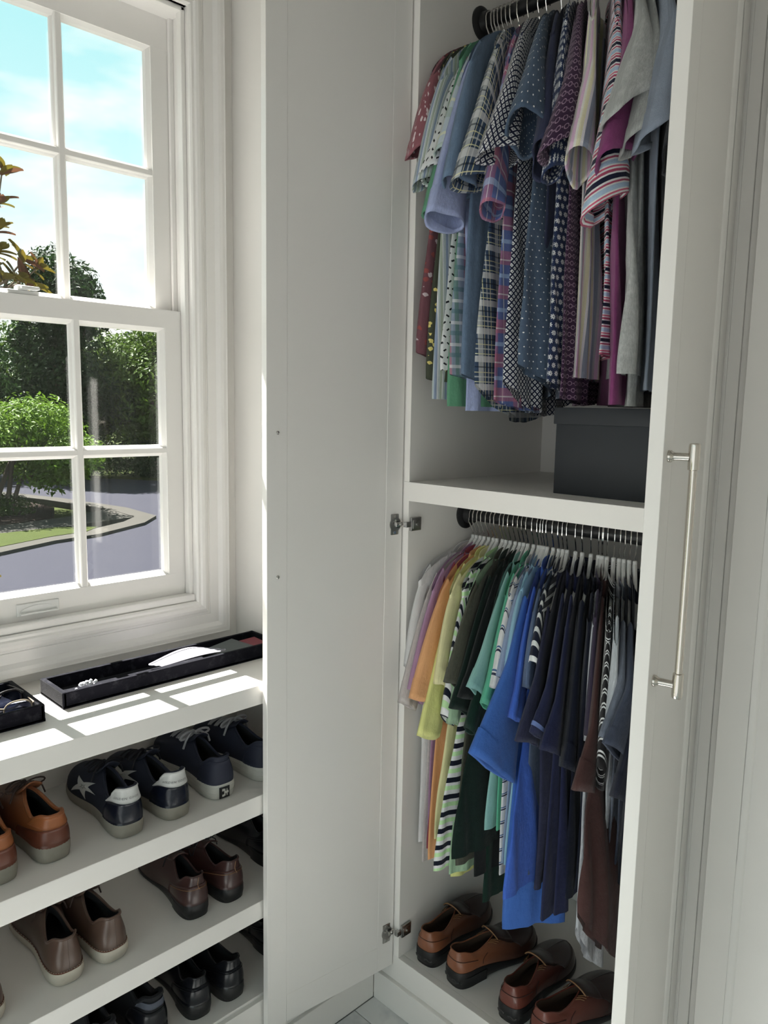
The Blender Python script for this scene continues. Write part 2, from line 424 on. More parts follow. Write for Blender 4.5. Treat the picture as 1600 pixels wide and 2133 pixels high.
def handle(parent, xs, z0, z1, y):
    h = BM()
    hs = -1 if y <= 0 else 1
    yb = y+.034
    h.tube([(xs, yb, z0-.016), (xs, yb, z1+.016)], .0055, 14)
    for z, s_ in ((z0, -1), (z1, 1)):
        h.lathe([(.0085, 0), (.0085, .004), (.0068, .006), (.0062, .007), (.0055, .009), (.0055, .034)], (xs, y, z), 'y', 18)
        h.lathe([(.0058, -.018), (.0075, -.017), (.0078, -.012), (.0078, .014), (.0072, .018), (.0058, .019)] if s_ > 0 else
                [(.0058, -.019), (.0072, -.018), (.0078, -.014), (.0078, .012), (.0075, .017), (.0058, .018)], (xs, yb, z), 'z', 18)
    return h.obj('handle', M['nickel'], parent, True, local=True)
def hinge(parent, z):
    """on the inner face (y=0 side), cup on the door near x=.022"""
    b = BM()
    b.box(.012, .036, -.0022, .0, z-.026, z+.026, bev=.0018)
    b.lathe([(.0175, -.0026), (.0175, 0)], (.022, 0, z), 'y', 24)
    b.obj('hinge_cup', M['steel'], parent, True, local=True)
    b = BM()
    for dz in (-.0205, .0205): b.lathe([(.0042, -.0036), (.0042, -.002)], (.025, 0, z+dz), 'y', 12)
    b.lathe([(.003, -.0042), (.003, -.002)], (.030, 0, z+.006), 'y', 10); b.lathe([(.003, -.0042), (.003, -.002)], (.024, 0, z+.010), 'y', 10)
    b.box(.004, .022, -.0075, -.002, z-.006, z+.006, bev=.001)
    b.lathe([(.004, -.0095), (.004, -.002)], (.009, 0, z), 'y', 12)
    b.obj('hinge_screw', M['chrome'], parent, True, local=True)
    b = BM(); b.box(.010, .020, -.0055, -.0024, z-.0085, z+.0085, bev=.0008); b.obj('hinge_slot', M['dark_metal'], parent, True, local=True)
def door(mirror):
    # left door: hinge at X=-.017 opens 97 deg; right door mirrored
    b = door_mesh(1); o = b.obj('door', PD, None, True)
    return o
lz = DB
ld = door(0); ld.parent = wr
a = R(7)
# local x -> (-sin a, -cos a), local y (outer) -> (-cos a, sin a)
def setframe(o, org, ex, ey):
    m = Matrix(((ex[0], ey[0], 0, org[0]-wr.location.x), (ex[1], ey[1], 0, org[1]-wr.location.y), (0, 0, 1, org[2]), (0, 0, 0, 1)))
    o.matrix_local = m
ld.data.transform(Matrix.Translation((0, 0, 0)))
setframe(ld, (-.0185, -.004, DB), (-math.sin(a), -math.cos(a)), (-math.cos(a), math.sin(a)))
for z in (1.343, .233, 2.70): hinge(ld, z-DB)
handle(ld, DW-.0275, 1.249-DB, 1.572-DB, DT)
for z in (1.249, 1.572):
    b = BM(); b.lathe([(.0042, -.0012), (.0046, -.0006), (.0046, 0)], (DW-.0275, 0, z-DB), 'y', 14); b.lathe([(.0022, -.0022), (.0036, -.0012)], (DW-.0275, 0, z-DB), 'y', 12)
    b.obj('screw', M['chrome'], ld, True, local=True)
# mounting plates of the hinges sit on the side panel
for z in (1.343, .233, 2.70):
    b = BM(); b.box(.0, .0075, .004, .040, z-.017, z+.017, bev=.002); b.box(.0075, .0095, .008, .034, z-.011, z+.011, bev=.001); b.lathe([(.004, 0), (.004, .0035)], (.0095, .022, z), 'x', 10)
    b.box(-.006, .006, -.012, .008, z-.0065, z+.0065, bev=.001)
    b.obj('hinge_plate', M['steel'], wr, True)
rd = BM(); rd = door_mesh(1).obj('door', PD, None, True); rd.parent = wr
a = R(12)
# right door: hinge corner of the outer face at (.7506,-.005); inner face towards -X
ex = (math.sin(a), -math.cos(a)); ey = (math.cos(a), math.sin(a))
setframe(rd, (.7506-DT*ey[0], -.005-DT*ey[1], DB), ex, ey)
handle(rd, DW-.0275, 1.249-DB, 1.572-DB, DT)
for z in (1.343, .233, 2.70): hinge(rd, z-DB)
for z in (1.249, 1.572): BM().lathe([(.0042, -.0012), (.0046, 0)], (DW-.0275, 0, z-DB), 'y', 14).obj('screw', M['chrome'], rd, True, local=True)
# neighbouring closed cabinet to the right
nb = empty('tall_cabinet', (1.2, .25, 0)); tag(nb, 'closed white cabinet with moulded panel door beside the nickel bar handle', 'cabinet')
B(XR1+.0205, XR1+.041, .0, CD, .0, CEIL).obj('side_panel', P, nb)
b = door_mesh(1); b.xf(Matrix.Translation((0, 0, 0)))
nd = b.obj('door', PD, None, True); nd.parent = nb
nd.matrix_local = Matrix(((1, 0, 0, .7955-1.2), (0, -1, 0, -.001-.25), (0, 0, 1, DB), (0, 0, 0, 1)))
nd.data.flip_normals()
B(XR1+.0415, ROOM_X1, .004, CD, .0, CEIL).obj('carcass', P, nb)
# storage box on the middle shelf --------------------------------------
sb = empty('storage_box', (.53, .2, SHT)); tag(sb, 'black cardboard storage box with lid on the middle wardrobe shelf', 'box')
B(.360, .700, .085, .345, SHT, SHT+.178, bev=.0015).obj('body', M['card_black'], sb, True)
B(.3555, .7045, .0805, .3495, SHT+.153, SHT+.189, bev=.002).obj('lid', M['card_black'], sb, True)
# ================================================================ cloth materials
GAIN = 1.55
def lin(c, g=None):
    g = GAIN if g is None else g
    r_, g_, b_ = srgb(c); y = .3*r_+.55*g_+.15*b_
    return tuple(min(.82, (x*.86+y*.14)*g) for x in (r_, g_, b_))
def cloth(name, base, pat=None, rough=.9, heather=.0, weave=900, wr_=.55, **k):
    m, t, b, o = newmat(name); uv, u, v = uvs(t); p = geopos(t)
    base = lin(base); C = lin
    n = t.noise(p, 18, 3)
    col = t.mix(n, tuple(x*.88 for x in base), tuple(min(.85, x*1.1) for x in base))
    if pat == 'stripes':                # k: dir, period, bands [(a,b,col)]
        w = u if k.get('dir', 'v') == 'u' else v
        wv = w if not k.get('wavy') else w+(t.noise(p, 6, 2)-.5)*.01
        f = (wv/k['period']).frac()
        for a, b_, c in k['bands']: col = t.mix(f.band(a, b_), col, C(c))
    elif pat == 'plaid':
        fu, fv = (u/k['pu']).frac(), (v/k['pv']).frac()
        for a, b_, c, s in k['ub']: col = t.mix(fu.band(a, b_)*s, col, C(c))
        for a, b_, c, s in k['vb']: col = t.mix(fv.band(a, b_)*s, col, C(c))
    elif pat in ('dots', 'daisy', 'rings'):
        pr = k['period']; U = u/pr; row = (v/pr); off = (row.floor()*.5).frac()
        gx = (U+off).frac()-.5; gy = row.frac()-.5
        r = (gx*gx+gy*gy).sqrt()
        if pat == 'dots': f = r.lt(k['r'])
        elif pat == 'rings':
            f = r.band(.22, .33); sx = ((U+off)*1.0+.5).frac()-.5; f = f.mx(((sx*sx+gy*gy).sqrt()).lt(.09))
        else:
            an = t.m('ARCTAN2', gy, gx); pet = (an*4).cos().abs()*.26+.10
            f = r.lt(pet)*r.gt(.07)
        col = t.mix(f, col, C(k['c2']))
    elif pat == 'grid':
        pr = k['period']; a_ = ((u+v)/pr).frac()-.5; b2 = ((u-v)/pr).frac()-.5
        ln = a_.abs().gt(.33).mx(b2.abs().gt(.33))
        dot = (a_.abs().lt(.1))*(b2.abs().lt(.1))
        col = t.mix(ln.mx(dot), C(k['c2']), col)
    elif pat == 'flor':
        vo = t.new('ShaderNodeTexVoronoi', feature='F1'); vo.inputs['Scale'].default_value = k['scale']; t.put(vo.inputs['Vector'], uv)
        d = V(t, vo.outputs['Distance']); cc = t.new('ShaderNodeSeparateColor'); t.l.new(vo.outputs['Color'], cc.inputs[0])
        wob = t.noise(uv, k['scale']*2.5, 2)
        sel = V(t, cc.outputs[0])
        f = (d+(wob-.5)*.5).lt(k.get('size', .3))
        col = t.mix(f*sel.gt(k.get('thr', .3)), col, C(k['c2']))
        if 'c3' in k: col = t.mix(f*sel.gt(.78), col, C(k['c3']))
    elif pat == 'dash':
        pr = k['period']; row = (v/pr); off = (row.floor()*.5).frac(); gx = (u/pr+off).frac()-.5; gy = row.frac()-.5
        rot = ((u/pr+off).floor()*2.4+row.floor()*1.7).sin()
        xx = gx+gy*rot*.9; yy = gy-gx*rot*.9
        col = t.mix((xx.abs().lt(.30))*(yy.abs().lt(.15)), col, C(k['c2']))
    if heather:
        mp = t.new('ShaderNodeMapping'); t.put(mp.inputs[0], uv); mp.inputs['Scale'].default_value = (1, .25, 1)
        h = t.noise(V(t, mp.outputs[0]), 420, 3, .7); h2 = t.noise(uv, 60, 4, .7)
        mr = t.new('ShaderNodeMapRange'); t.put(mr.inputs[0], h*.6+h2*.4); mr.inputs[1].default_value = .35; mr.inputs[2].default_value = .65; mr.inputs[3].default_value = 1-heather; mr.inputs[4].default_value = 1+heather
        mul = t.new('ShaderNodeMix', data_type='RGBA', blend_type='MULTIPLY'); mul.inputs[0].default_value = 1
        t.put(mul.inputs[6], col); cb = t.new('ShaderNodeCombineColor')
        for i in range(3): t.l.new(mr.outputs[0], cb.inputs[i])
        t.l.new(cb.outputs[0], mul.inputs[7]); col = V(t, mul.outputs[2])
    mpw = t.new('ShaderNodeMapping'); t.put(mpw.inputs[0], uv); mpw.inputs['Scale'].default_value = (1, .38, 1)
    wv = t.noise(p, 24, 3, .6)*.5+t.noise(V(t, mpw.outputs[0]), 34, 3, .55)*.7; fine = t.noise(uv, weave, 1)
    setb(t, b, color=col, rough=rough, spec=.12, sheen=.12, normal=bump(t, wv*1.0+fine*.10, wr_, .012))
    M[name] = m; return m

# ================================================================ garments
def sm(x): x = max(0, min(1, x)); return x*x*(3-2*x)
def lerp(a, b, t): return a+(b-a)*t
def sleeve_mesh(name, S, A, C1, C2, X, xoff, th0, th1, rnd, r0=0.0, r1=1.0, rows=12, seg=20, grow=1.0, lip=False, out=.012, lipz=0.0, P0=None):
    vs_, fs, uv = [], [], []
    ph = rnd.uniform(0, 6); ph2 = rnd.uniform(0, 6)
    ln = math.hypot(C1[0]-S[0], C1[1]-S[1])
    rr = [lerp(r0, r1, i/rows) for i in range(rows+1)]
    if lip: rr = rr+[r1-.012, r1-.05]
    for i, r in enumerate(rr):
        inner = lip and i > rows
        bul = math.sin(math.pi*min(r, 1))*out
        if P0 is not None:
            k0, k1, k2 = (1-r)**2, 2*r*(1-r), r*r; sg = 1 if C1[0] < YR else -1
            py = P0[0]*k0+(S[0]-sg*(.010+out*1.4))*k1+C1[0]*k2; pz = P0[1]*k0+(S[1]+.004-(S[1]-C1[1])*.12)*k1+C1[1]*k2
        else: py, pz = lerp(S[0], C1[0], r)-bul*1.2, lerp(S[1], C1[1], r)+bul*.5
        qy, qz = lerp(A[0], C2[0], r), lerp(A[1], C2[1], r)
        th = lerp(th0, th1, sm(r))*(grow if not inner else .9)
        cy, cz, hy, hz = (py+qy)/2, (pz+qz)/2, (py-qy)/2, (pz-qz)/2
        g = grow if not inner else .94
        for k in range(seg):
            f = 2*math.pi*k/seg; c, s_ = math.cos(f), math.sin(f)
            rip = .16*math.sin(3*c*1.6+ph+r*2.2)+.10*math.sin(6*c+ph2+r*3)
            y = cy+hy*c*g; z = cz+hz*c*g
            xs = (abs(s_)**.8)*(1 if s_ > 0 else -1)
            x = X+xoff(y)+th*(xs*1.0+rip*(.35+.65*r)*(.5+.5*abs(s_)))
            # cuffs sag a little where the cloth is loose
            if r > .6: z -= .006*math.sin(2*c+ph)*(r-.6)/.4
            z += lipz*s_*sm((r-.45)/.55)
            vs_.append((x, y, z)); uv.append((f/(2*math.pi)*.26 if s_ >= 0 else f/(2*math.pi)*.26, -r*ln+S[1]))
    n = len(rr)
    for i in range(n-1):
        for k in range(seg): fs.append((i*seg+k, i*seg+(k+1) % seg, (i+1)*seg+(k+1) % seg, (i+1)*seg+k))
    return mesh_from(name, vs_, fs, uv)
def body_mesh(name, X, xoff, S, hem, zneck, tail, T, rnd, fold, twist=.2, nc=34, nr=26, yc=None, lift=0):
    yc = YR if yc is None else yc
    vs_, fs, uv = [], [], []
    ph = [rnd.uniform(0, 6) for _ in range(6)]; fr = [rnd.uniform(60, 85), rnd.uniform(120, 170), rnd.uniform(18, 30)]
    ysr = 2*yc-S[0]; hr = 2*yc-hem[0]
    npt = 2*nc
    for i in range(nr+1):
        w = i/nr
        for j in range(npt):
            side = 1 if j <= nc else -1
            s_ = j/nc if side > 0 else (npt-j)/nc
            s_ = max(0.0, min(1.0, .5-.275*math.cos(math.pi*s_)-.225*(1-2*s_)))
            yt0, yt1 = lerp(S[0], ysr, 0), ysr
            # top line
            dy = abs(lerp(S[0], ysr, s_)-yc); hw = yc-S[0]
            ztop = zneck-(zneck-S[1])*min(1, max(0, (dy-.075)/(hw-.075)))**1.8
            if dy < .075: ztop -= .03*(1-(dy/.075)**2)
            ztop -= .012*max(0, (dy-hw*.86)/(hw*.14))**2
            # side profile: shoulder -> under arm -> hem
            arm = sm(min(1, w/.28))
            yf = lerp(S[0]+.002, S[0]+.030, arm); yf = lerp(yf, hem[0], sm((w-.22)/.78))
            y = lerp(yf, 2*yc-yf, s_)
            zh = hem[1]-tail*max(0, math.sin(math.pi*s_))**.8
            z = lerp(ztop, zh, w)
            lens = (1-abs(2*s_-1)**3)**lerp(.25, .5, min(1, w*3)) if 0 < s_ < 1 else 0
            edge = .25+.75*min(1, (1-abs(2*s_-1))*6)
            th = lerp(max(.0100, T*.6), T, sm(w*2))*lens
            A_ = fold*sm((w-.04)/.7)
            yy = y+.02*math.sin(w*3+ph[3])
            rip = math.sin(yy*fr[0]+ph[0]+.8*w)+.5*math.sin(yy*fr[1]+ph[1]-1.3*w)+.7*math.sin(yy*fr[2]+ph[2]+w*1.5)
            x = X+xoff(y)+side*th+A_*rip*edge+.004*math.sin(w*5+ph[4])*w
            dyf = max(0, y-yf); x += twist*sm((w-.15)/.75)*min(dyf, .13)*(1 if dyf < .13 else max(0, 1-(dyf-.13)/.2))
            if w > .97: x += side*.0012
            vs_.append((x, y, z)); uv.append((y+(0.003 if side > 0 else .13), z))
    for i in range(nr):
        for j in range(npt): fs.append((i*npt+j, i*npt+(j+1) % npt, (i+1)*npt+(j+1) % npt, (i+1)*npt+j))
    return mesh_from(name, vs_, fs, uv)
def collar_mesh(name, X, xoff, yc, zc, hl, hx, ht, rnd, drop=.02, fold=True):
    vs_, fs, uv = [], [], []; seg = 28
    rows = [(1.0, 0, 0), (.96, ht, .0), (1.02, ht*1.05, .0), (1.10, ht*.5, .0), (1.14, -.004, 0)] if fold else [(1.04, -.004, 0), (1.02, ht*.6, 0), (.98, ht*.75, 0), (.95, 0, 0)]
    ph = rnd.uniform(0, 6)
    for i, (g, h, _) in enumerate(rows):
        for k in range(seg):
            f = 2*math.pi*k/seg; c, s_ = math.cos(f), math.sin(f)
            y = yc+hl*g*c; zz = zc+h-drop*(.5+.5*s_)-.45*abs(c)**1.5*.02+.003*math.sin(3*f+ph)
            vs_.append((X+xoff(y)+hx*g*s_, y, zz)); uv.append((f*.05, h))
    for i in range(len(rows)-1):
        for k in range(seg): fs.append((i*seg+k, i*seg+(k+1) % seg, (i+1)*seg+(k+1) % seg, (i+1)*seg+k))
    return mesh_from(name, vs_, fs, uv)
def garment(i, name, cat, label, X, S, C1, C2, hem, mat, row, tail=0.0, th=(.010, .018), T=.010, fold=.004, collar=True, cuff=True, cuffmat=None, out=.012, bodymat=None, arm=.15, xr=None, seed=None, twist=.2, lipz=0.0, ay=.045, stripemat=None):
    rnd = random.Random(100+i if seed is None else seed)
    XR_ = X*(.70 if row == 'u' else .78)+.004 if xr is None else xr
    def xoff(y): return (XR_-X)*max(-.12, min(1.0, (y-.0)/YR))
    zh = (ZU if row == 'u' else ZLW)-.115
    rt = empty(name, (XR_, YR, zh)); tag(rt, label, cat, 'shirts on the upper rail' if row == 'u' else 'shirts on the lower rail')
    bm_ = bodymat or mat
    link('body', body_mesh('body', X, xoff, S, hem, zh+.026, tail, T, rnd, fold, twist), bm_, rt)
    A_ = (S[0]+ay, S[1]-arm)
    hw = YR-S[0]; zn = zh+.026; P0 = (S[0]+.045, zn-(zn-S[1])*min(1, max(0, (hw-.045-.075)/(hw-.075)))**1.8+.003); out_ = abs(out)
    rs = rnd.randint(0, 9999)
    link('sleeve', sleeve_mesh('sleeve', (S[0]+.004, S[1]+.002), A_, C1, C2, X, xoff, th[0], th[1], random.Random(rs), out=out, lipz=lipz, P0=P0), mat, rt)
    if cuff: link('cuff', sleeve_mesh('cuff', (S[0]+.004, S[1]+.002), A_, C1, C2, X, xoff, th[0], th[1], random.Random(rs), r0=.885, r1=1.004, rows=3, grow=1.035, lip=True, out=out, lipz=lipz, P0=P0), cuffmat or mat, rt)
    if stripemat: link('cuff_stripe', sleeve_mesh('cuff_stripe', (S[0]+.004, S[1]+.002), A_, C1, C2, X, xoff, th[0], th[1], random.Random(rs), r0=.945, r1=.968, rows=2, grow=1.055, out=out, lipz=lipz, P0=P0), stripemat, rt)
    mir = lambda q: (2*YR-q[0], q[1])
    link('sleeve', sleeve_mesh('sleeve', mir((S[0]+.004, S[1]+.002)), mir(A_), mir(C1), mir(C2), X, xoff, th[0], th[1], random.Random(rs+1), rows=8, seg=14, out=out, P0=mir(P0)), mat, rt)
    if collar: link('collar', collar_mesh('collar', X, xoff, YR, zh+.012, .084, .013, .030, rnd, fold=(collar is True)), mat, rt)
    return rt, XR_

# ---- hangers
def slim_hanger():
    """local: x=0 plane, neck joint at (0,0,0); hook loops over the rail above"""
    root = empty('slim_hanger', (0, 0, 0))
    dz = ZLW-(ZLW-.062)
    pts = [(0, 0, -.004), (0, 0, .014), (0, -.010, .030), (0, -.020, .046)]
    for k in range(0, 11):
        a_ = math.pi*(1.08-k*.125); pts.append((0, .0205*math.cos(a_), .062+.0205*math.sin(a_)))
    BM().tube(pts, .0015, 6).obj('hook', M['chrome'], root, True, local=True)
    b = BM(); b.lathe([(.0045, -.004), (.0052, -.002), (.0052, .006), (.004, .008)], (0, 0, 0), 'z', 12)
    arm_ = []
    for s_ in (-1, 1):
        pts = []
        for k in range(0, 13):
            q = k/12; y = s_*.150*q; z = -.004-.016*math.sin(min(1, q*3)*math.pi/2)-.062*q**1.05-.026*q*q
            pts.append((0, y, z))
        b.tube(pts, [.0056-.0018*k/12 for k in range(13)], 8, flat=1.3)
    b.tube([(0, -.146, -.104), (0, -.1, -.114), (0, .1, -.114), (0, .146, -.104)], .003, 6)
    b.obj('arms', M['hanger_white'], root, True, local=True)
    return root
def wire_hanger():
    root = empty('wire_hook_hanger', (0, 0, 0))
    pts = [(0, 0, -.050), (0, 0, .010), (0, -.004, .020), (0, -.018, .036)]
    for k in range(0, 11):
        a_ = math.pi*(1.08-k*.125); pts.append((0, .0215*math.cos(a_), .056+.0215*math.sin(a_)))
    BM().tube(pts, .0016, 6).obj('hook', M['chrome'], root, True, local=True)
    b = BM()
    for s_ in (-1, 1):
        b.tube([(0, s_*.15*q, -.050-.085*q-.02*q*q) for q in [k/8 for k in range(9)]], .0055, 8)
    b.obj('arms', M['black_rod'], root, True, local=True)
    return root
# ---- cloth table
def stripes(period, bands, d='v', **k): return dict(pat='stripes', period=period, bands=bands, dir=d, **k)
WH, NV, DK = (205, 206, 206), (34, 40, 66), (16, 18, 28)
for nm, base, kw in [
 ('u1', (128, 76, 84), dict(pat='flor', scale=75, c2=(196, 178, 180), size=.36, thr=.35)),
 ('u1b', (98, 60, 68), dict(pat='flor', scale=55, c2=(170, 156, 160), c3=(130, 60, 58), size=.30, thr=.45)),
 ('u2', (58, 62, 50), dict(pat='flor', scale=60, c2=(190, 175, 90), size=.30, thr=.4)),
 ('u3', (150, 160, 160), stripes(.030, [(0, .25, (118, 132, 155)), (.25, .32, WH), (.5, .72, (140, 150, 135)), (.72, .78, WH)], 'u')),
 ('u4', (74, 128, 98), {}),
 ('u5', (188, 194, 196), dict(pat='dash', period=.016, c2=(28, 30, 34))),
 ('u6', (178, 184, 172), dict(pat='plaid', pu=.06, pv=.06, ub=[(0, .3, (140, 158, 180), .6), (.5, .58, (150, 80, 95), .6)], vb=[(0, .3, (130, 150, 140), .6), (.5, .6, (205, 198, 160), .7)])),
 ('u6b', (120, 132, 150), dict(pat='plaid', pu=.045, pv=.05, ub=[(0, .2, (150, 70, 85), .6), (.4, .6, (70, 110, 95), .7)], vb=[(0, .2, (70, 105, 110), .7), (.5, .65, (200, 200, 200), .6)])),
 ('u7', (136, 146, 182), dict(heather=.10)),
 ('u8', (84, 104, 128), dict(heather=.14)),
 ('u9', (44, 62, 86), dict(pat='plaid', pu=.062, pv=.062, ub=[(0, .22, (188, 190, 186), .55), (.28, .31, (196, 188, 140), .8), (.45, .50, (188, 190, 186), .5), (.62, .65, (196, 188, 140), .7), (.8, .85, (20, 28, 44), .7)],
        vb=[(0, .22, (198, 200, 196), .6), (.28, .31, (206, 198, 150), .8), (.45, .50, (188, 190, 186), .5), (.62, .65, (196, 188, 140), .7), (.8, .85, (20, 28, 44), .7)])),
 ('u10', (72, 88, 138), dict(pat='plaid', pu=.075, pv=.075, ub=[(0, .4, (150, 84, 102), .55), (.15, .19, (200, 195, 205), .6), (.6, .64, (190, 195, 215), .6)], vb=[(0, .4, (160, 84, 98), .55), (.12, .16, (210, 200, 205), .6), (.62, .74, (140, 165, 205), .6)])),
 ('u11', (28, 32, 56), dict(pat='grid', period=.0135, c2=(198, 200, 206))),
 ('u12', (62, 78, 98), dict(pat='dots', period=.0145, r=.10, c2=(196, 200, 204), heather=.12)),
 ('u13', (42, 46, 68), dict(heather=.1)),
 ('u14', (32, 44, 74), dict(pat='daisy', period=.0165, c2=(190, 196, 204))),
 ('u15', (52, 32, 56), dict(pat='rings', period=.0145, c2=(128, 104, 124))),
 ('u16', (146, 146, 150), stripes(.055, [(0, .18, (178, 146, 170)), (.18, .3, (190, 188, 180)), (.3, .5, (196, 190, 158)), (.5, .62, (190, 188, 190)), (.62, .86, (118, 128, 142))], 'u')),
 ('u17', (208, 206, 214), stripes(.034, [(0, .2, (22, 26, 48)), (.27, .38, (150, 56, 86)), (.45, .52, (178, 70, 100)), (.58, .78, (140, 162, 184)), (.84, .92, (150, 56, 86))])),
 ('u18', (112, 48, 94), dict(heather=.08)),
 ('u19', (146, 148, 147), dict(heather=.22)), ('u20', (124, 126, 125), dict(heather=.28)), ('u21', (108, 117, 132), dict(heather=.06)), ('u22', (30, 31, 36), {}),
 ('l1', (176, 174, 174), {}), ('l2', (158, 150, 148), dict(heather=.12)), ('l3', (148, 112, 142), dict(heather=.07)), ('l4', (120, 40, 60), {}),
 ('l5', (228, 136, 82), {}), ('l6', (188, 182, 132), {}), ('l7', (190, 190, 108), {}),
 ('l8', (200, 208, 198), stripes(.040, [(0, .30, (16, 20, 34)), (.56, .82, (158, 196, 140))], wavy=True)),
 ('l9', (126, 154, 124), dict(heather=.1)), ('l10', (66, 66, 56), dict(heather=.2)), ('l11', (14, 30, 25), {}), ('l12', (20, 23, 24), {}), ('l12b', (14, 38, 30), {}),
 ('l13', (112, 158, 152), {}), ('l14', (72, 158, 126), {}), ('l15', (196, 198, 200), stripes(.034, [(0, .10, NV), (.16, .24, (60, 90, 130))])),
 ('l16', (120, 136, 164), {}), ('l17', (122, 164, 184), {}), ('l18', (42, 86, 158), {}), ('l19', (44, 84, 172), dict(heather=.06)),
 ('l20', (72, 88, 116), {}), ('l21', (24, 28, 44), stripes(.022, [(0, .35, (190, 196, 196))])), ('l22', (36, 38, 60), dict(heather=.18)), ('l23', (30, 34, 62), {}), ('l23c', (96, 116, 170), {}),
 ('l24', (26, 30, 58), {}), ('l25', (14, 18, 32), {}), ('l26', (18, 21, 34), {}), ('l27', (52, 44, 62), {}), ('l28', (66, 42, 40), dict(heather=.05)),
 ('l29', (26, 24, 26), stripes(.022, [(0, .12, (205, 205, 205)), (.25, .37, (205, 205, 205))])), ('l30', (160, 164, 170), dict(heather=.2)), ('l31', (92, 98, 112), dict(heather=.22)),
 ('l32', (58, 64, 80), dict(heather=.2)), ('l33', (30, 32, 44), {}), ('l35', (168, 170, 176), dict(heather=.2))]:
    cloth('cloth_'+nm, base, **kw)
def CM(k): return M['cloth_'+k]
S_, PL, TS = 'short_sleeved_shirt', 'polo_shirt', 'tee_shirt'
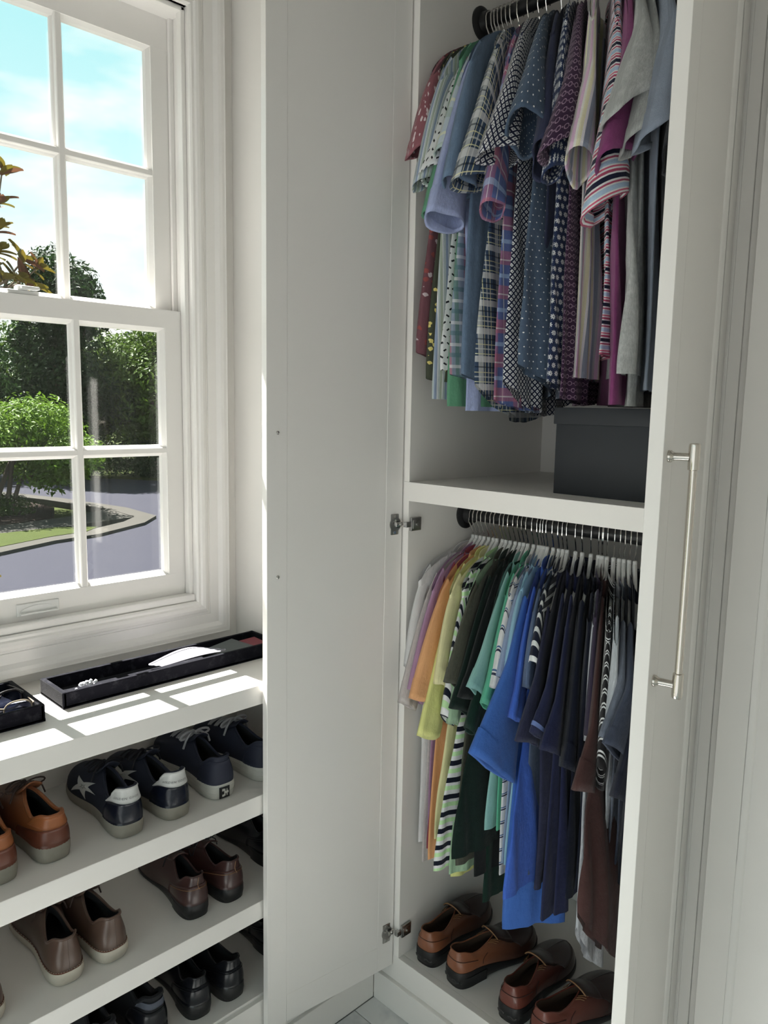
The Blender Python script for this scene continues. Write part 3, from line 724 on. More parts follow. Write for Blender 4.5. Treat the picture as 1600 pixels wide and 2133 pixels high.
# key, name, label, X, shoulder (y,z), cuff front (y,z), cuff rear (y,z), hem front (y,z), options
GU = [
 ('u1', S_, 'maroon short-sleeved shirt with white print, first on the upper rail beside the open door', .035, (.001, 2.392), (-.061, 2.198), (-.020, 2.211), (-.028, 1.762), dict(bodymat='u1b', tail=.03)),
 ('u2', S_, 'dark olive shirt with small yellow flowers next to the maroon shirt', .055, (.012, 2.404), (-.040, 2.146), (-.004, 2.158), (-.016, 1.701), dict(tail=.02)),
 ('u3', S_, 'pale shirt with thin grey, blue and sage vertical stripes on the upper rail', .068, (-.008, 2.371), (-.077, 2.134), (-.016, 2.133), (-.007, 1.653), {}),
 ('u5', S_, 'white shirt covered in short black dashes on the upper rail', .082, (.029, 2.365), (-.075, 2.146), (-.015, 2.142), (.010, 1.721), {}),
 ('u4', S_, 'plain mid-green shirt hanging on the upper rail', .098, (.030, 2.420), (-.079, 2.056), (.022, 2.070), (.019, 1.637), dict(T=.012)),
 ('u6', S_, 'pastel plaid shirt in cream, blue and green on the upper rail', .115, (.009, 2.362), (-.061, 2.186), (.0, 2.159), (.001, 1.711), dict(bodymat='u6b', tail=.02)),
 ('u7', S_, 'plain lavender-blue linen shirt on the upper rail', .132, (-.008, 2.341), (-.111, 2.049), (.017, 2.029), (.064, 1.627), dict(th=(.012, .022))),
 ('u8', S_, 'plain faded denim-blue shirt on the upper rail', .160, (-.017, 2.385), (-.090, 2.118), (.024, 2.100), (-.020, 1.710), dict(tail=.03, th=(.012, .022))),
 ('u9', S_, 'navy and cream plaid shirt with yellow lines and long curved tail', .200, (.034, 2.422), (-.102, 2.112), (.017, 2.107), (-.013, 1.690), dict(tail=.09, th=(.014, .030), T=.010, fold=.003, twist=.3)),
 ('u10', S_, 'blue and red plaid shirt beside the navy and cream plaid one', .240, (.020, 2.370), (-.061, 2.063), (.027, 2.038), (.015, 1.654), dict(tail=.03, th=(.012, .020))),
 ('u11', S_, 'navy and white lattice-check shirt with curved tail on the upper rail', .270, (.034, 2.426), (-.114, 2.144), (.030, 2.149), (.003, 1.696), dict(tail=.08, th=(.014, .028), T=.014)),
 ('u12', S_, 'dark chambray shirt with tiny white dots on the upper rail', .325, (.010, 2.396), (-.085, 2.215), (.022, 2.152), (-.042, 1.726), dict(tail=.07, th=(.014, .034), T=.016, fold=.006, twist=.5, arm=.11, ay=.05, lipz=.022)),
 ('u13', S_, 'plain dark navy shirt between the dotted and the daisy shirts', .355, (.023, 2.395), (-.043, 2.154), (.015, 2.107), (.028, 1.697), {}),
 ('u14', S_, 'navy shirt printed with small white daisies on the upper rail', .385, (.026, 2.417), (-.050, 2.105), (.019, 2.090), (-.009, 1.692), dict(tail=.03, T=.016)),
 ('u15', S_, 'dark plum shirt printed with small rings on the upper rail', .415, (.020, 2.390), (-.116, 2.110), (.034, 2.163), (.021, 1.663), dict(th=(.014, .030), tail=.02, arm=.11, ay=.05, lipz=.022)),
 ('u16', S_, 'pastel grey, pink and yellow striped shirt on the upper rail', .450, (.006, 2.389), (-.081, 2.108), (.021, 2.082), (.050, 1.701), dict(th=(.012, .022), arm=.11, ay=.05, lipz=.022)),
 ('u17', TS, 'white tee with narrow pink, navy and pale blue stripes', .505, (.004, 2.370), (-.094, 1.998), (.066, 2.015), (.004, 1.743), dict(th=(.014, .036), arm=.05, ay=.055, lipz=.026)),
 ('u18', PL, 'magenta-purple polo shirt on the upper rail', .530, (-.008, 2.358), (-.108, 2.084), (.050, 2.072), (-.033, 1.645), dict(th=(.012, .026), T=.014, arm=.05, ay=.055, lipz=.026)),
 ('u19', TS, 'pale grey heather tee with wide cuffs on the upper rail', .552, (-.010, 2.357), (-.119, 2.141), (.015, 2.180), (-.051, 1.702), dict(th=(.014, .036), T=.016, fold=.006, arm=.05, ay=.055, lipz=.026)),
 ('u20', TS, 'mid-grey heather tee next to the blue-grey tee', .575, (.0, 2.355), (-.094, 2.103), (-.017, 2.123), (.0, 1.642), dict(th=(.012, .030), T=.014, fold=.006, arm=.05, ay=.055, lipz=.026)),
 ('u21', TS, 'plain blue-grey tee near the handled door on the upper rail', .605, (-.019, 2.342), (-.099, 2.101), (.011, 2.141), (.005, 1.673), dict(th=(.014, .036), arm=.05, ay=.055, lipz=.026)),
 ('u22', TS, 'black tee at the handled-door end of the upper rail', .635, (-.016, 2.330), (-.074, 2.081), (-.001, 2.072), (.002, 1.673), dict(arm=.05, ay=.05, lipz=.024)),
]
GL = [
 ('l1', PL, 'off-white polo shirt, first on the lower rail beside the hinge', .030, (.007, 1.213), (-.030, .986), (.001, .975), (.033, .493), {}),
 ('l2', PL, 'pale taupe heather polo shirt beside the off-white one', .045, (.017, 1.166), (-.066, .905), (-.012, .882), (.039, .438), {}),
 ('l3', PL, 'lilac-pink polo shirt on the lower rail', .062, (.024, 1.191), (-.053, .942), (-.004, .895), (.031, .508), {}),
 ('l4', PL, 'crimson polo shirt squeezed between lilac and orange shirts', .078, (.051, 1.206), (-.028, .930), (.009, .900), (.014, .503), {}),
 ('l5', PL, 'orange polo shirt on the lower rail', .098, (.002, 1.165), (-.085, .946), (.0, .917), (-.008, .492), dict(th=(.011, .018))),
 ('l7', PL, 'lime-yellow polo shirt between khaki and striped shirts', .117, (.047, 1.217), (-.078, .857), (.003, .820), (.079, .410), {}),
 ('l6', PL, 'pale khaki-yellow polo shirt beside the orange one', .132, (.010, 1.196), (-.038, .976), (.004, .953), (-.018, .565), dict(th=(.010, .012))),
 ('l8', PL, 'white polo with wavy navy and light green stripes', .155, (.033, 1.206), (-.037, .899), (.007, .870), (-.050, .506), dict(T=.014, fold=.005)),
 ('l9', PL, 'sage green polo shirt beside the green-striped one', .170, (.045, 1.207), (-.030, .889), (.007, .871), (-.010, .487), {}),
 ('l10', PL, 'dark olive heather polo shirt on the lower rail', .187, (.008, 1.165), (-.066, 1.004), (-.012, .971), (-.010, .520), {}),
 ('l11', PL, 'very dark green polo shirt with hanging tail on the lower rail', .207, (.045, 1.176), (-.070, .948), (.016, .900), (-.053, .565), dict(T=.012)),
 ('l12', PL, 'black polo shirt between two dark green ones', .225, (.055, 1.175), (-.064, .983), (.010, .940), (.024, .490), {}),
 ('l12b', PL, 'forest green polo shirt next to the pale teal one', .240, (.066, 1.183), (-.054, .902), (-.011, .875), (.058, .407), {}),
 ('l13', PL, 'pale teal polo shirt with a turned-up sleeve', .256, (.060, 1.200), (-.071, 1.009), (-.009, .968), (.03, .62), {}),
 ('l14', PL, 'mint green polo shirt on the lower rail', .278, (.055, 1.208), (-.048, .970), (-.005, .947), (.049, .620), {}),
 ('l15', PL, 'white polo with thin navy stripes beside the mint one', .297, (.034, 1.217), (-.037, 1.018), (.004, .997), (.038, .519), {}),
 ('l16', PL, 'slate-blue polo shirt on the lower rail', .309, (.049, 1.218), (-.032, 1.040), (.018, 1.017), (.04, .55), {}),
 ('l17', PL, 'pale aqua-blue polo shirt behind the royal blue one', .318, (.060, 1.232), (-.019, 1.068), (.031, 1.046), (.04, .55), {}),
 ('l18', TS, 'large royal blue tee hanging lowest on the lower rail', .330, (.022, 1.140), (-.148, .900), (.028, .775), (.013, .408), dict(th=(.016, .020), T=.014, fold=.006, out=.018, arm=.19, twist=.85)),
 ('l19', PL, 'cobalt blue polo shirt behind the royal blue tee', .352, (.034, 1.180), (-.049, .967), (.0, .943), (-.045, .530), dict(T=.010, fold=.004, twist=.2)),
 ('l20', PL, 'grey-blue polo shirt beside the navy striped one', .372, (.023, 1.191), (-.015, 1.035), (.024, 1.006), (.04, .55), {}),
 ('l21', PL, 'navy polo with narrow white stripes on the lower rail', .387, (.025, 1.197), (-.018, 1.088), (.018, 1.078), (.14, .66), dict(twist=0.0)),
 ('l22', PL, 'charcoal-navy heather polo shirt on the lower rail', .402, (.009, 1.134), (-.089, .939), (.001, .900), (.052, .519), dict(T=.014, fold=.006)),
 ('l23', PL, 'dark navy polo with a thin pale blue cuff stripe', .432, (.041, 1.168), (-.086, .968), (.037, .903), (.040, .461), dict(stripemat='l23c', T=.012)),
 ('l24', PL, 'midnight blue polo beside the one with pale cuff stripe', .455, (.043, 1.166), (-.079, .931), (.030, .889), (.061, .476), dict(T=.012, fold=.006)),
 ('l25', PL, 'blue-black polo shirt with broad sleeve on the lower rail', .485, (.046, 1.141), (-.041, .895), (.055, .859), (.043, .543), dict(th=(.014, .02))),
 ('l26', PL, 'near-black navy polo between blue-black and plum shirts', .510, (.050, 1.195), (-.002, .880), (.069, .839), (.049, .573), {}),
 ('l27', PL, 'dark plum polo shirt on the lower rail', .524, (.058, 1.208), (.006, .953), (.070, .913), (.06, .6), {}),
 ('l35', TS, 'pale heather tee hanging lowest behind the brown polo', .521, (.058, 1.19), (.012, .95), (.07, .92), (.010, .519), dict(tail=.20, T=.012, twist=.4)),
 ('l28', PL, 'chocolate brown polo shirt with ribbed cuff on the lower rail', .538, (.054, 1.171), (-.086, .879), (.034, .833), (-.050, .602), dict(T=.018, fold=.007, tail=.22, twist=.5)),
 ('l29', PL, 'black polo with paired white stripes beside the brown one', .560, (.008, 1.197), (-.032, .915), (.028, .845), (.09, .62), {}),
 ('l30', TS, 'light grey heather tee with short sleeve near the handled door', .578, (-.013, 1.183), (-.050, .99), (.016, .97), (.09, .60), {}),
 ('l31', TS, 'steel-grey heather tee near the handled door on the lower rail', .593, (.007, 1.150), (-.092, 1.02), (.005, .968), (.10, .6), dict(th=(.012, .016))),
 ('l32', TS, 'slate-grey heather tee beside the steel-grey one', .610, (.011, 1.142), (-.111, 1.008), (-.010, .940), (.10, .6), dict(th=(.012, .016))),
 ('l33', TS, 'dark charcoal tee at the handled-door end of the lower rail', .628, (-.001, 1.095), (-.101, .917), (-.011, .852), (.10, .6), dict(th=(.012, .016))),
]
sh_proto, wi_proto = slim_hanger(), wire_hanger()
used = {'u': False, 'l': False}
def place_hanger(row, x, what, skew):
    pr = wi_proto if row == 'u' else sh_proto
    h = pr if not used[row] else copy_tree(pr)
    used[row] = True
    h.location = (x, YR, (ZU-.056) if row == 'u' else (ZLW-.062))
    h.rotation_euler = (0, 0, skew)
    if row == 'u': tag(h, 'thin chrome hanger hook above the '+what, 'hanger', 'hangers on the upper rail')
    else: tag(h, 'slim white hanger inside the '+what, 'hanger', 'hangers on the lower rail')
def short(label):
    w = label.split()
    for stop in (',', ):
        label = label.split(stop)[0]
    for kw in ('on the', 'hanging on', 'beside', 'next to', 'between', 'squeezed', 'near the', 'at the', 'behind', 'hanging'):
        if ' '+kw in label: label = label.split(' '+kw)[0]
    return ' '.join(label.split()[:9])
for i, (key, nm, lb, X, S, C1, C2, hem, op) in enumerate(GU+GL):
    row = key[0]; op = dict(op)
    for q in ('bodymat', 'cuffmat', 'stripemat'):
        if q in op: op[q] = CM(op[q])
    if row == 'l': op.setdefault('th', (.008, .013)); op.setdefault('T', .008); op.setdefault('arm', .16); op.setdefault('twist', .25); op.setdefault('fold', .0045)
    else: op.setdefault('th', (.011, .022)); op.setdefault('arm', .17); op.setdefault('twist', .32); op.setdefault('lipz', .014); op.setdefault('fold', .005)
    g, xr = garment(i, nm, 'shirt', lb, X, S, C1, C2, hem, CM(key), row, collar=(True if nm != TS else 'rib'), **op)
    place_hanger(row, xr, short(lb), math.atan2(X-xr, YR))
# bare hangers between shirts at the end of the lower rail
# ================================================================ shoes
def leather(name, c1, c2, rough=.38, grad=None, spec=.5):
    """c1 heel/body colour, c2 darker burnish; grad: (x0,x1) local range along the shoe where the leather darkens"""
    m, t, b, o = newmat(name); p = objco(t)
    n = t.noise(p, 22, 4, .6); n2 = t.noise(p, 420, 2)
    c1, c2 = srgb(c1), srgb(c2)
    col = t.mix(n, tuple(x*.75 for x in c1), tuple(x*1.12 for x in c1))
    if grad:
        sp = t.new('ShaderNodeSeparateXYZ'); t.put(sp.inputs[0], p)
        mr = t.new('ShaderNodeMapRange'); t.l.new(sp.outputs[0], mr.inputs[0]); mr.inputs[1].default_value = grad[0]; mr.inputs[2].default_value = grad[1]
        col = t.mix(V(t, mr.outputs[0])*.9+(n-.5)*.25, col, c2)
    setb(t, b, color=col, rough=rough, spec=spec, normal=bump(t, n2*.4+n*.6, .18, .0015)); M[name] = m
def plain(name, c, rough=.6, var=.12, bs=.15): m_plain(name, srgb(c), rough, 0, 60, var, bs, 300)
leather('tan_leather', (156, 94, 56), (92, 62, 48), .36, (.06, .16)); leather('brown_heel', (108, 60, 44), (70, 46, 40), .33)
leather('navy_suede', (30, 34, 50), (24, 27, 38), .75); leather('navy_patent', (22, 26, 40), (18, 20, 32), .25); leather('white_leather', (206, 206, 204), (180, 180, 178), .4)
leather('canvas_navy', (36, 40, 58), (30, 34, 48), .7); leather('taupe_leather', (92, 72, 62), (60, 46, 40), .34, (.05, .22)); leather('espresso_leather', (66, 44, 42), (40, 28, 28), .28)
leather('black_leather', (24, 25, 30), (16, 17, 20), .25); leather('black_mesh', (22, 23, 29), (20, 20, 24), .85)
leather('loafer_tan', (140, 88, 62), (62, 40, 34), .3, (.07, .19)); leather('loafer_red', (112, 62, 52), (44, 28, 28), .22, (.09, .2)); leather('vamp_dark', (52, 36, 34), (36, 26, 26), .3)
plain('lining_dark', (22, 22, 26), .9); plain('lining_brown', (74, 56, 44), .85); plain('sole_grey', (148, 143, 132), .7); plain('sole_white', (200, 198, 190), .6); plain('sole_cream', (196, 188, 174), .65)
plain('sole_black', (20, 20, 22), .45); plain('lace_grey', (168, 168, 172), .85); plain('lace_dark', (28, 28, 34), .85); plain('lace_brown', (66, 52, 48), .8); plain('print_grey', (90, 90, 92), .7); plain('rim_tan', (150, 112, 76), .6); plain('grey_knit', (84, 88, 100), .9)
OUT = [(0, 0), (.004, .045), (.022, .080), (.062, .103), (.13, .114), (.22, .113), (.33, .109), (.44, .112), (.54, .126), (.63, .144), (.72, .156), (.80, .155), (.87, .137), (.935, .102), (.98, .055), (1, 0)]
def cr(pts, t):
    n = len(pts)-1; f = max(0, min(n-1e-9, t*n)); i = int(f); u = f-i
    def g(k): return pts[max(0, min(n, k))]
    p0, p1, p2, p3 = g(i-1), g(i), g(i+1), g(i+2)
    return tuple(.5*((2*b)+(-a+c)*u+(2*a-5*b+4*c-d)*u*u+(-a+3*b-3*c+d)*u**3) for a, b, c, d in zip(p0, p1, p2, p3))
class Shoe:
    def __init__(s, L=.30, wid=1.0, sole=(.028, .022), spring=.004, zh=.088, zs=.066, zt=.098, throat=.46, back=.018, ow=.070, toe=.042, mir=1, lean=.0, inst=.0, pad=0):
        s.__dict__.update(locals())
    def outline(s, tau):
        """tau in [-1,1]: 0 at heel, +-1 at toe"""
        a = abs(tau); x, w = cr(OUT, a); sg = 1 if tau >= 0 else -1
        bend = .018*math.sin(math.pi*max(0, x-.2)/.9)*s.mir
        return x*s.L, (sg*w*s.wid+bend)*s.L, x
    def sole_top(s, xn):
        h = s.sole[0]+(s.sole[1]-s.sole[0])*sm((xn-.15)/.5)
        return h+s.spring*max(0, (xn-.7)/.3)**2
    def rim(s, tau):
        x, y, xn = s.outline(tau); g = sm(xn)*.5+xn*.5
        xr = (s.back+(s.throat-.03-s.back)*g+.25*min(xn, .12))*s.L
        sg = 1 if tau >= 0 else -1
        hr = min(1.0, cr(OUT, abs(tau))[1]/.110) if xn < .3 else 1.0
        w = lerp(.060, s.ow, sm(g/.22))*hr*max(0.0, math.cos(math.pi/2*min(1, g)**1.3))**.75
        bend = .018*math.sin(math.pi*max(0, xr/s.L-.2)/.9)*s.mir
        z = s.zh+(s.zs-s.zh)*sm(g/.35) if g < .35 else s.zs+(s.zt-s.zs)*sm((g-.35)/.65)
        return Vector((xr, (sg*w*s.wid+bend)*s.L, z))
    def surf(s, tau, v, off=0.0):
        x, y, xn = s.outline(tau); zb = s.sole_top(xn); O = Vector((x, y, zb-.004)); Rm = s.rim(tau)
        d = Vector((O.x-Rm.x, O.y-Rm.y, 0)); dl = d.length; hd = d/dl if dl > 1e-6 else Vector((-1, 0, 0))
        # outward direction in plan
        e = 1e-3; x1, y1, _ = s.outline(min(1, tau+e)); x0, y0, _ = s.outline(max(-1, tau-e)); tn = Vector((x1-x0, y1-y0, 0))
        tn = tn.normalized() if tn.length > 0 else Vector((0, 1, 0)); nn = Vector((-tn.y, tn.x, 0))
        dz = Rm.z-O.z; k = min(1, dl/(.10))
        P1 = O+Vector((0, 0, lerp(dz*.45, s.toe, k)))+nn*lerp(.003, .004, k)
        P2 = Rm+hd*dl*lerp(.25, .52, k)+Vector((0, 0, -dz*lerp(.40, .16+s.inst, k)))
        q = (1-v)**3*O+3*(1-v)**2*v*P1+3*(1-v)*v*v*P2+v**3*Rm
        if off:
            a = s.surf(min(1, tau+.01), v); b = s.surf(max(-1, tau-.01), v); c = s.surf(tau, min(1, v+.02)); dd = s.surf(tau, max(0, v-.02))
            n = (a-b).cross(c-dd)
            if n.length > 1e-12:
                n.normalize(); ctr = Vector((s.L*.35, 0, .03))
                if n.dot(q-ctr) < 0: n = -n
                q = q+n*off
        return q
    def grid(s, t0, t1, v0, v1, nt, nv, off=0.0, vfun=None, closed=False, thick=False):
        vs_, fs = [], []
        for i in range(nv+1):
            for k in range(nt if closed else nt+1):
                tau = t0+(t1-t0)*k/nt
                lo, hi = (v0, v1) if vfun is None else vfun(tau)
                vs_.append(tuple(s.surf(tau, lo+(hi-lo)*i/nv, off)))
        w = nt if closed else nt+1
        for i in range(nv):
            for k in range(nt): fs.append((i*w+k, i*w+(k+1) % w if closed else i*w+k+1, (i+1)*w+((k+1) % w if closed else k+1), (i+1)*w+k))
        return vs_, fs
    def upper(s): return mesh_from('upper', *s.grid(-1, 1, 0, 1, 64, 12, closed=True))
    def patch(s, name, t0, t1, v0, v1, off=.0015, nt=18, nv=5, vfun=None):
        vs_, fs = s.grid(t0, t1, v0, v1, nt, nv, off, vfun)
        # skirt back to the surface so the patch has thickness
        n0 = len(vs_); w = nt+1; border = [k for k in range(w)]+[i*w+nt for i in range(1, nv+1)]+[nv*w+k for k in range(nt-1, -1, -1)]+[i*w for i in range(nv-1, 0, -1)]
        vb, _ = s.grid(t0, t1, v0, v1, nt, nv, -.001, vfun)
        for b in border: vs_.append(vb[b])
        m = len(border)
        for i in range(m): fs.append((border[i], border[(i+1) % m], n0+(i+1) % m, n0+i))
        return mesh_from(name, vs_, fs)
    def ringpts(s, n=64): return [-1+2*k/n for k in range(n)]
    def sole_mesh(s, flare=1.03, h0=0.0, arch=0.0, name='sole', wave=0.0, x1=1.0, lip=.0):
        n = 72; vs_, fs = [], []; levels = [(0, .965), (.0025, 1.0), (.5, flare), (.85, flare*.998), (1.0, flare*.985), (1.0, .90)]
        for li, (lv, g) in enumerate(levels):
            for k in range(n):
                tau = -1+2*k/n; x, y, xn = s.outline(tau); cx = s.L*.5
                ab = 1 if tau >= 0 else -1
                bend = .018*math.sin(math.pi*max(0, xn-.2)/.9)*s.mir*s.L
                gx = cx+(x-cx)*(1+(g-1)*.55); gy = bend+(y-bend)*(1+(g-1)*1.9 if g < 1.2 else g)
                top = s.sole_top(xn); bot = h0+arch*math.sin(math.pi*min(1, max(0, (xn-.2)/.45)))*.0+s.spring*max(0, (xn-.7)/.3)**2
                z = (.0 if lv == 0 else bot) if lv <= .0025 else bot+(top-bot)*lv
                if lv == 0: z = bot
                elif lv == .0025: z = bot+.0025
                if wave and .4 < lv < .9: gy += 0; z += wave*math.sin(k*2.2)
                if li == len(levels)-1: z = top-.001
                vs_.append((gx, gy, z))
        for i in range(len(levels)-1):
            for k in range(n): fs.append((i*n+k, i*n+(k+1) % n, (i+1)*n+(k+1) % n, (i+1)*n+k))
        fs.append(tuple(range(n-1, -1, -1))); fs.append(tuple((len(levels)-1)*n+k for k in range(n)))
        me = mesh_from(name, vs_, fs); me.set_sharp_from_angle(angle=R(50)); return me
    def heel_mesh(s, h, xe=.26, g=1.0):
        n = 24; pts = []
        for k in range(n+1):
            tau = -1+2*k/n; tau *= .42
            x, y, xn = s.outline(tau); pts.append((min(x, xe*s.L), y))
        vs_ = [(x*.99+.001, y*.97, 0) for x, y in pts]+[(x, y*1.02, h) for x, y in pts]; m = len(pts); fs = []
        for k in range(m): fs.append((k, (k+1) % m, m+(k+1) % m, m+k))
        fs.append(tuple(range(m-1, -1, -1))); fs.append(tuple(range(m, 2*m)))
        me = mesh_from('heel', vs_, fs); me.set_sharp_from_angle(angle=R(45)); return me
    def lining(s):
        n = 48; vs_, fs = [], []
        rings = [(1.0, 0.0, 0), (.93, -.004, 0), (.90, -.018, .1), (.86, None, .5)]
        for g, dz, fwd in rings:
            for k in range(n):
                tau = -1+2*k/n; r = s.rim(tau); cx = s.throat*s.L*.48
                x = cx+(r.x-cx)*g; y = r.y*g
                if dz is None:
                    xn = abs(tau); ox, oy, on = s.outline(tau); z = s.sole_top(on)+.006
                    x = .012*s.L+ox*.86+.006; y = oy*.80; x = min(x, .78*s.L)
                else: z = r.z+dz
                vs_.append((x, y, z))
        for i in range(len(rings)-1):
            for k in range(n): fs.append((i*n+k, i*n+(k+1) % n, (i+1)*n+(k+1) % n, (i+1)*n+k))
        fs.append(tuple((len(rings)-1)*n+k for k in range(n)))
        return mesh_from('lining', vs_, fs)
    def rim_tube(s, r, off=0.0, n=56): return BM().tube([s.rim(-1+2*k/n)+Vector((0, 0, off)) for k in range(n)], r, 7, closed=True)
    def ridge(s, x):
        """top of the vamp at local x (forward of the throat)"""
        lo, hi = 0, 1
        for _ in range(18):
            mid = (lo+hi)/2
            if s.surf(.9999, mid).x > x: lo = mid
            else: hi = mid
        return s.surf(.9999, lo)
def tongue(s, mat, root, w=.024, up=.022):
    vs_, fs = [], []; xt = s.throat*s.L; nx, ny = 8, 6
    for i in range(nx+1):
        q = i/nx
        for j in range(ny+1):
            e = -1+2*j/ny
            if q < .5: x = xt+.035*(1-2*q); z = s.ridge(max(x, xt+.001)).z+.0015
            else: x = xt-.034*(q-.5)*2; z = s.rim(1).z+.0015+up*((q-.5)*2)**1.2
            ww = w*(1-.15*q); y = e*ww+.018*math.sin(math.pi*max(0, x/s.L-.2)/.9)*s.mir*s.L
            vs_.append((x, y, z-.010*e*e))
    for i in range(nx):
        for j in range(ny): fs.append((i*(ny+1)+j, i*(ny+1)+j+1, (i+1)*(ny+1)+j+1, (i+1)*(ny+1)+j))
    me = mesh_from('tongue', vs_, fs); o = link('tongue', me, mat, root, True)
    md = o.modifiers.new('thick', 'SOLIDIFY'); md.thickness = .003; return o
def laces(s, mat, root, n=5, r=.0022, bow=True, span=.022, x0=.004, dx=.015):
    b = BM(); xt = s.throat*s.L
    by = lambda x: .018*math.sin(math.pi*max(0, x/s.L-.2)/.9)*s.mir*s.L
    for k in range(n):
        x = xt+x0+k*dx; z = s.ridge(x).z
        pts = []
        for j in range(9):
            e = -1+2*j/8; pts.append((x+.003*e*(-1)**k, by(x)+e*span, z+.0035-.011*e*e))
        b.tube(pts, r, 6, flat=.55)
    if bow:
        z = s.rim(1).z+.005; c = Vector((xt+.006, by(xt), z+.004))
        b.lathe([(.004, -.003), (.005, 0), (.004, .003)], c, 'z', 8)
        for sg in (-1, 1):
            pts = []
            for j in range(13):
                a = 2*math.pi*j/12; pts.append(c+Vector((-.008+.004*math.cos(a)*sg, sg*(.021-.021*math.cos(a)), .007*math.sin(a)-.006*(1-math.cos(a))/2)))
            b.tube(pts, r*.85, 6)
            b.tube([c, c+Vector((-.012, sg*.015, .0)), c+Vector((-.018, sg*.030, -.012)), c+Vector((-.016, sg*.036, -.030))], r*.8, 6)
    return b.obj('laces', mat, root, True, local=True)
def surf_text(s, txt, t_c, v_c, size, mat, root, name='lettering', vscale=1.0, off=.0022):
    cu = bpy.data.curves.new('t', 'FONT'); cu.body = txt; cu.align_x = 'CENTER'; cu.align_y = 'CENTER'; cu.size = 1; cu.resolution_u = 2; cu.space_character = 1.12
    ob = bpy.data.objects.new('t', cu); COL.objects.link(ob); dg = bpy.context.evaluated_depsgraph_get(); dg.update()
    me = bpy.data.meshes.new_from_object(ob.evaluated_get(dg)); bpy.data.objects.remove(ob)
    # arc-length table along the heel so the letters keep their spacing
    tab = [(0.0, 0.0)]; n = 60; q0 = s.surf(t_c, v_c)
    for k in range(1, n+1):
        q1 = s.surf(t_c+.4*k/n, v_c); tab.append((tab[-1][0]+(q1-q0).length, .4*k/n)); q0 = q1
    def arc(d):
        a = abs(d)
        for (l0, t0), (l1, t1) in zip(tab, tab[1:]):
            if a <= l1: return math.copysign(t0+(t1-t0)*(a-l0)/max(1e-9, l1-l0), d)
        return math.copysign(tab[-1][1], d)
    h = (s.surf(t_c, min(1, v_c+.1))-s.surf(t_c, v_c-.1)).length/.2
    for v in me.vertices: v.co = s.surf(t_c+arc(v.co.x*size)*s.txt_dir, v_c+v.co.y*size*vscale/h, off)
    return link(name, me, mat, root, True)
def place(root, heel, ang, dz=0): root.location = heel; root.rotation_euler = (0, 0, ang)
def shoe_base(name, label, cat, s, upper, sole, lining, group, sole_kw={}):
    root = empty(name, (0, 0, 0)); tag(root, label, cat, group)
    link('sole', s.sole_mesh(**sole_kw), M[sole], root, True)
    link('upper', s.upper(), M[upper], root, True)
    link('lining', s.lining(), M[lining], root, True)
    return root
WALL = math.pi     # toes to the window wall
def tan_shoe(label, heel, mir, rot=0):
    s = Shoe(L=.305, sole=(.034, .026), zh=.094, zs=.078, zt=.108, throat=.45, mir=mir, ow=.088, toe=.036)
    r = shoe_base('leather_trainer', label, 'shoe', s, 'tan_leather', 'sole_grey', 'lining_dark', 'shoes on the top shoe shelf')
    link('heel_counter', s.patch('heel_counter', -.42, .42, .02, .58, .0014, 24, 5, lambda t: (.02, .60-.25*abs(t/.42)**2)), M['brown_heel'], r, True)
    s.rim_tube(.0042).obj('collar', M['tan_leather'], r, True, local=True)
    link('heel_pad', s.patch('heel_pad', -.36, .36, .60, .97, .0035, 24, 5, lambda t: (.66-.05*math.cos(t*4), .985)), M['tan_leather'], r, True)
    tongue(s, M['tan_leather'], r); laces(s, M['lace_brown'], r, 4, bow=True)
    place(r, heel, WALL+rot); return r
def star_shoe(label, heel, mir, rot=0):
    s = Shoe(L=.300, sole=(.031, .024), zh=.108, zs=.070, zt=.104, throat=.47, mir=mir, ow=.084); s.txt_dir = -1
    r = shoe_base('low_top_sneaker', label, 'shoe', s, 'navy_suede', 'sole_grey', 'lining_dark', 'shoes on the top shoe shelf')
    link('heel_counter', s.patch('heel_counter', -.34, .34, .0, .60, .0012, 24, 6), M['navy_patent'], r, True)
    link('heel_tab', s.patch('heel_tab', -.36, .36, .58, 1.0, .0032, 26, 6, lambda t: (.58+.05*abs(t/.36), .985)), M['white_leather'], r, True)
    b = BM(); b.tube([s.surf(-.36+.72*k/20, .985, .0015) for k in range(21)], .0030, 7); b.obj('heel_roll', M['white_leather'], r, True, local=True)
    surf_text(s, 'GOLDEN GOOSE', 0.07, .745, .0066, M['print_grey'], r, off=.0040)
    # star on both sides
    for sg in (-1, 1):
        vs_, fs = [], []; tc, vc = sg*.60, .40; n = 10; vs_.append(tuple(s.surf(tc, vc, .0018)))
        P10 = [(lerp(1.0, .36, i % 2)*math.cos(2*math.pi*i/10+.35), lerp(1.0, .36, i % 2)*math.sin(2*math.pi*i/10+.35)) for i in range(10)]
        for ri in range(1, 6):
            for k in range(n*4):
                i0 = k//4; f = (k % 4)/4; a0, a1 = P10[i0], P10[(i0+1) % 10]; px, py = lerp(a0[0], a1[0], f)*ri/5, lerp(a0[1], a1[1], f)*ri/5
                vs_.append(tuple(s.surf(tc+.125*px, vc+.38*py, .0018)))
        m = n*4
        for k in range(m): fs.append((0, 1+k, 1+(k+1) % m))
        for ri in range(4):
            for k in range(m): fs.append((1+ri*m+k, 1+ri*m+(k+1) % m, 1+(ri+1)*m+(k+1) % m, 1+(ri+1)*m+k))
        link('star', mesh_from('star', vs_, fs), M['white_leather'], r, True)
    s.rim_tube(.0036).obj('collar', M['navy_suede'], r, True, local=True)
    tongue(s, M['navy_suede'], r); laces(s, M['lace_dark'], r, 5, r=.0028)
    place(r, heel, WALL+rot); return r
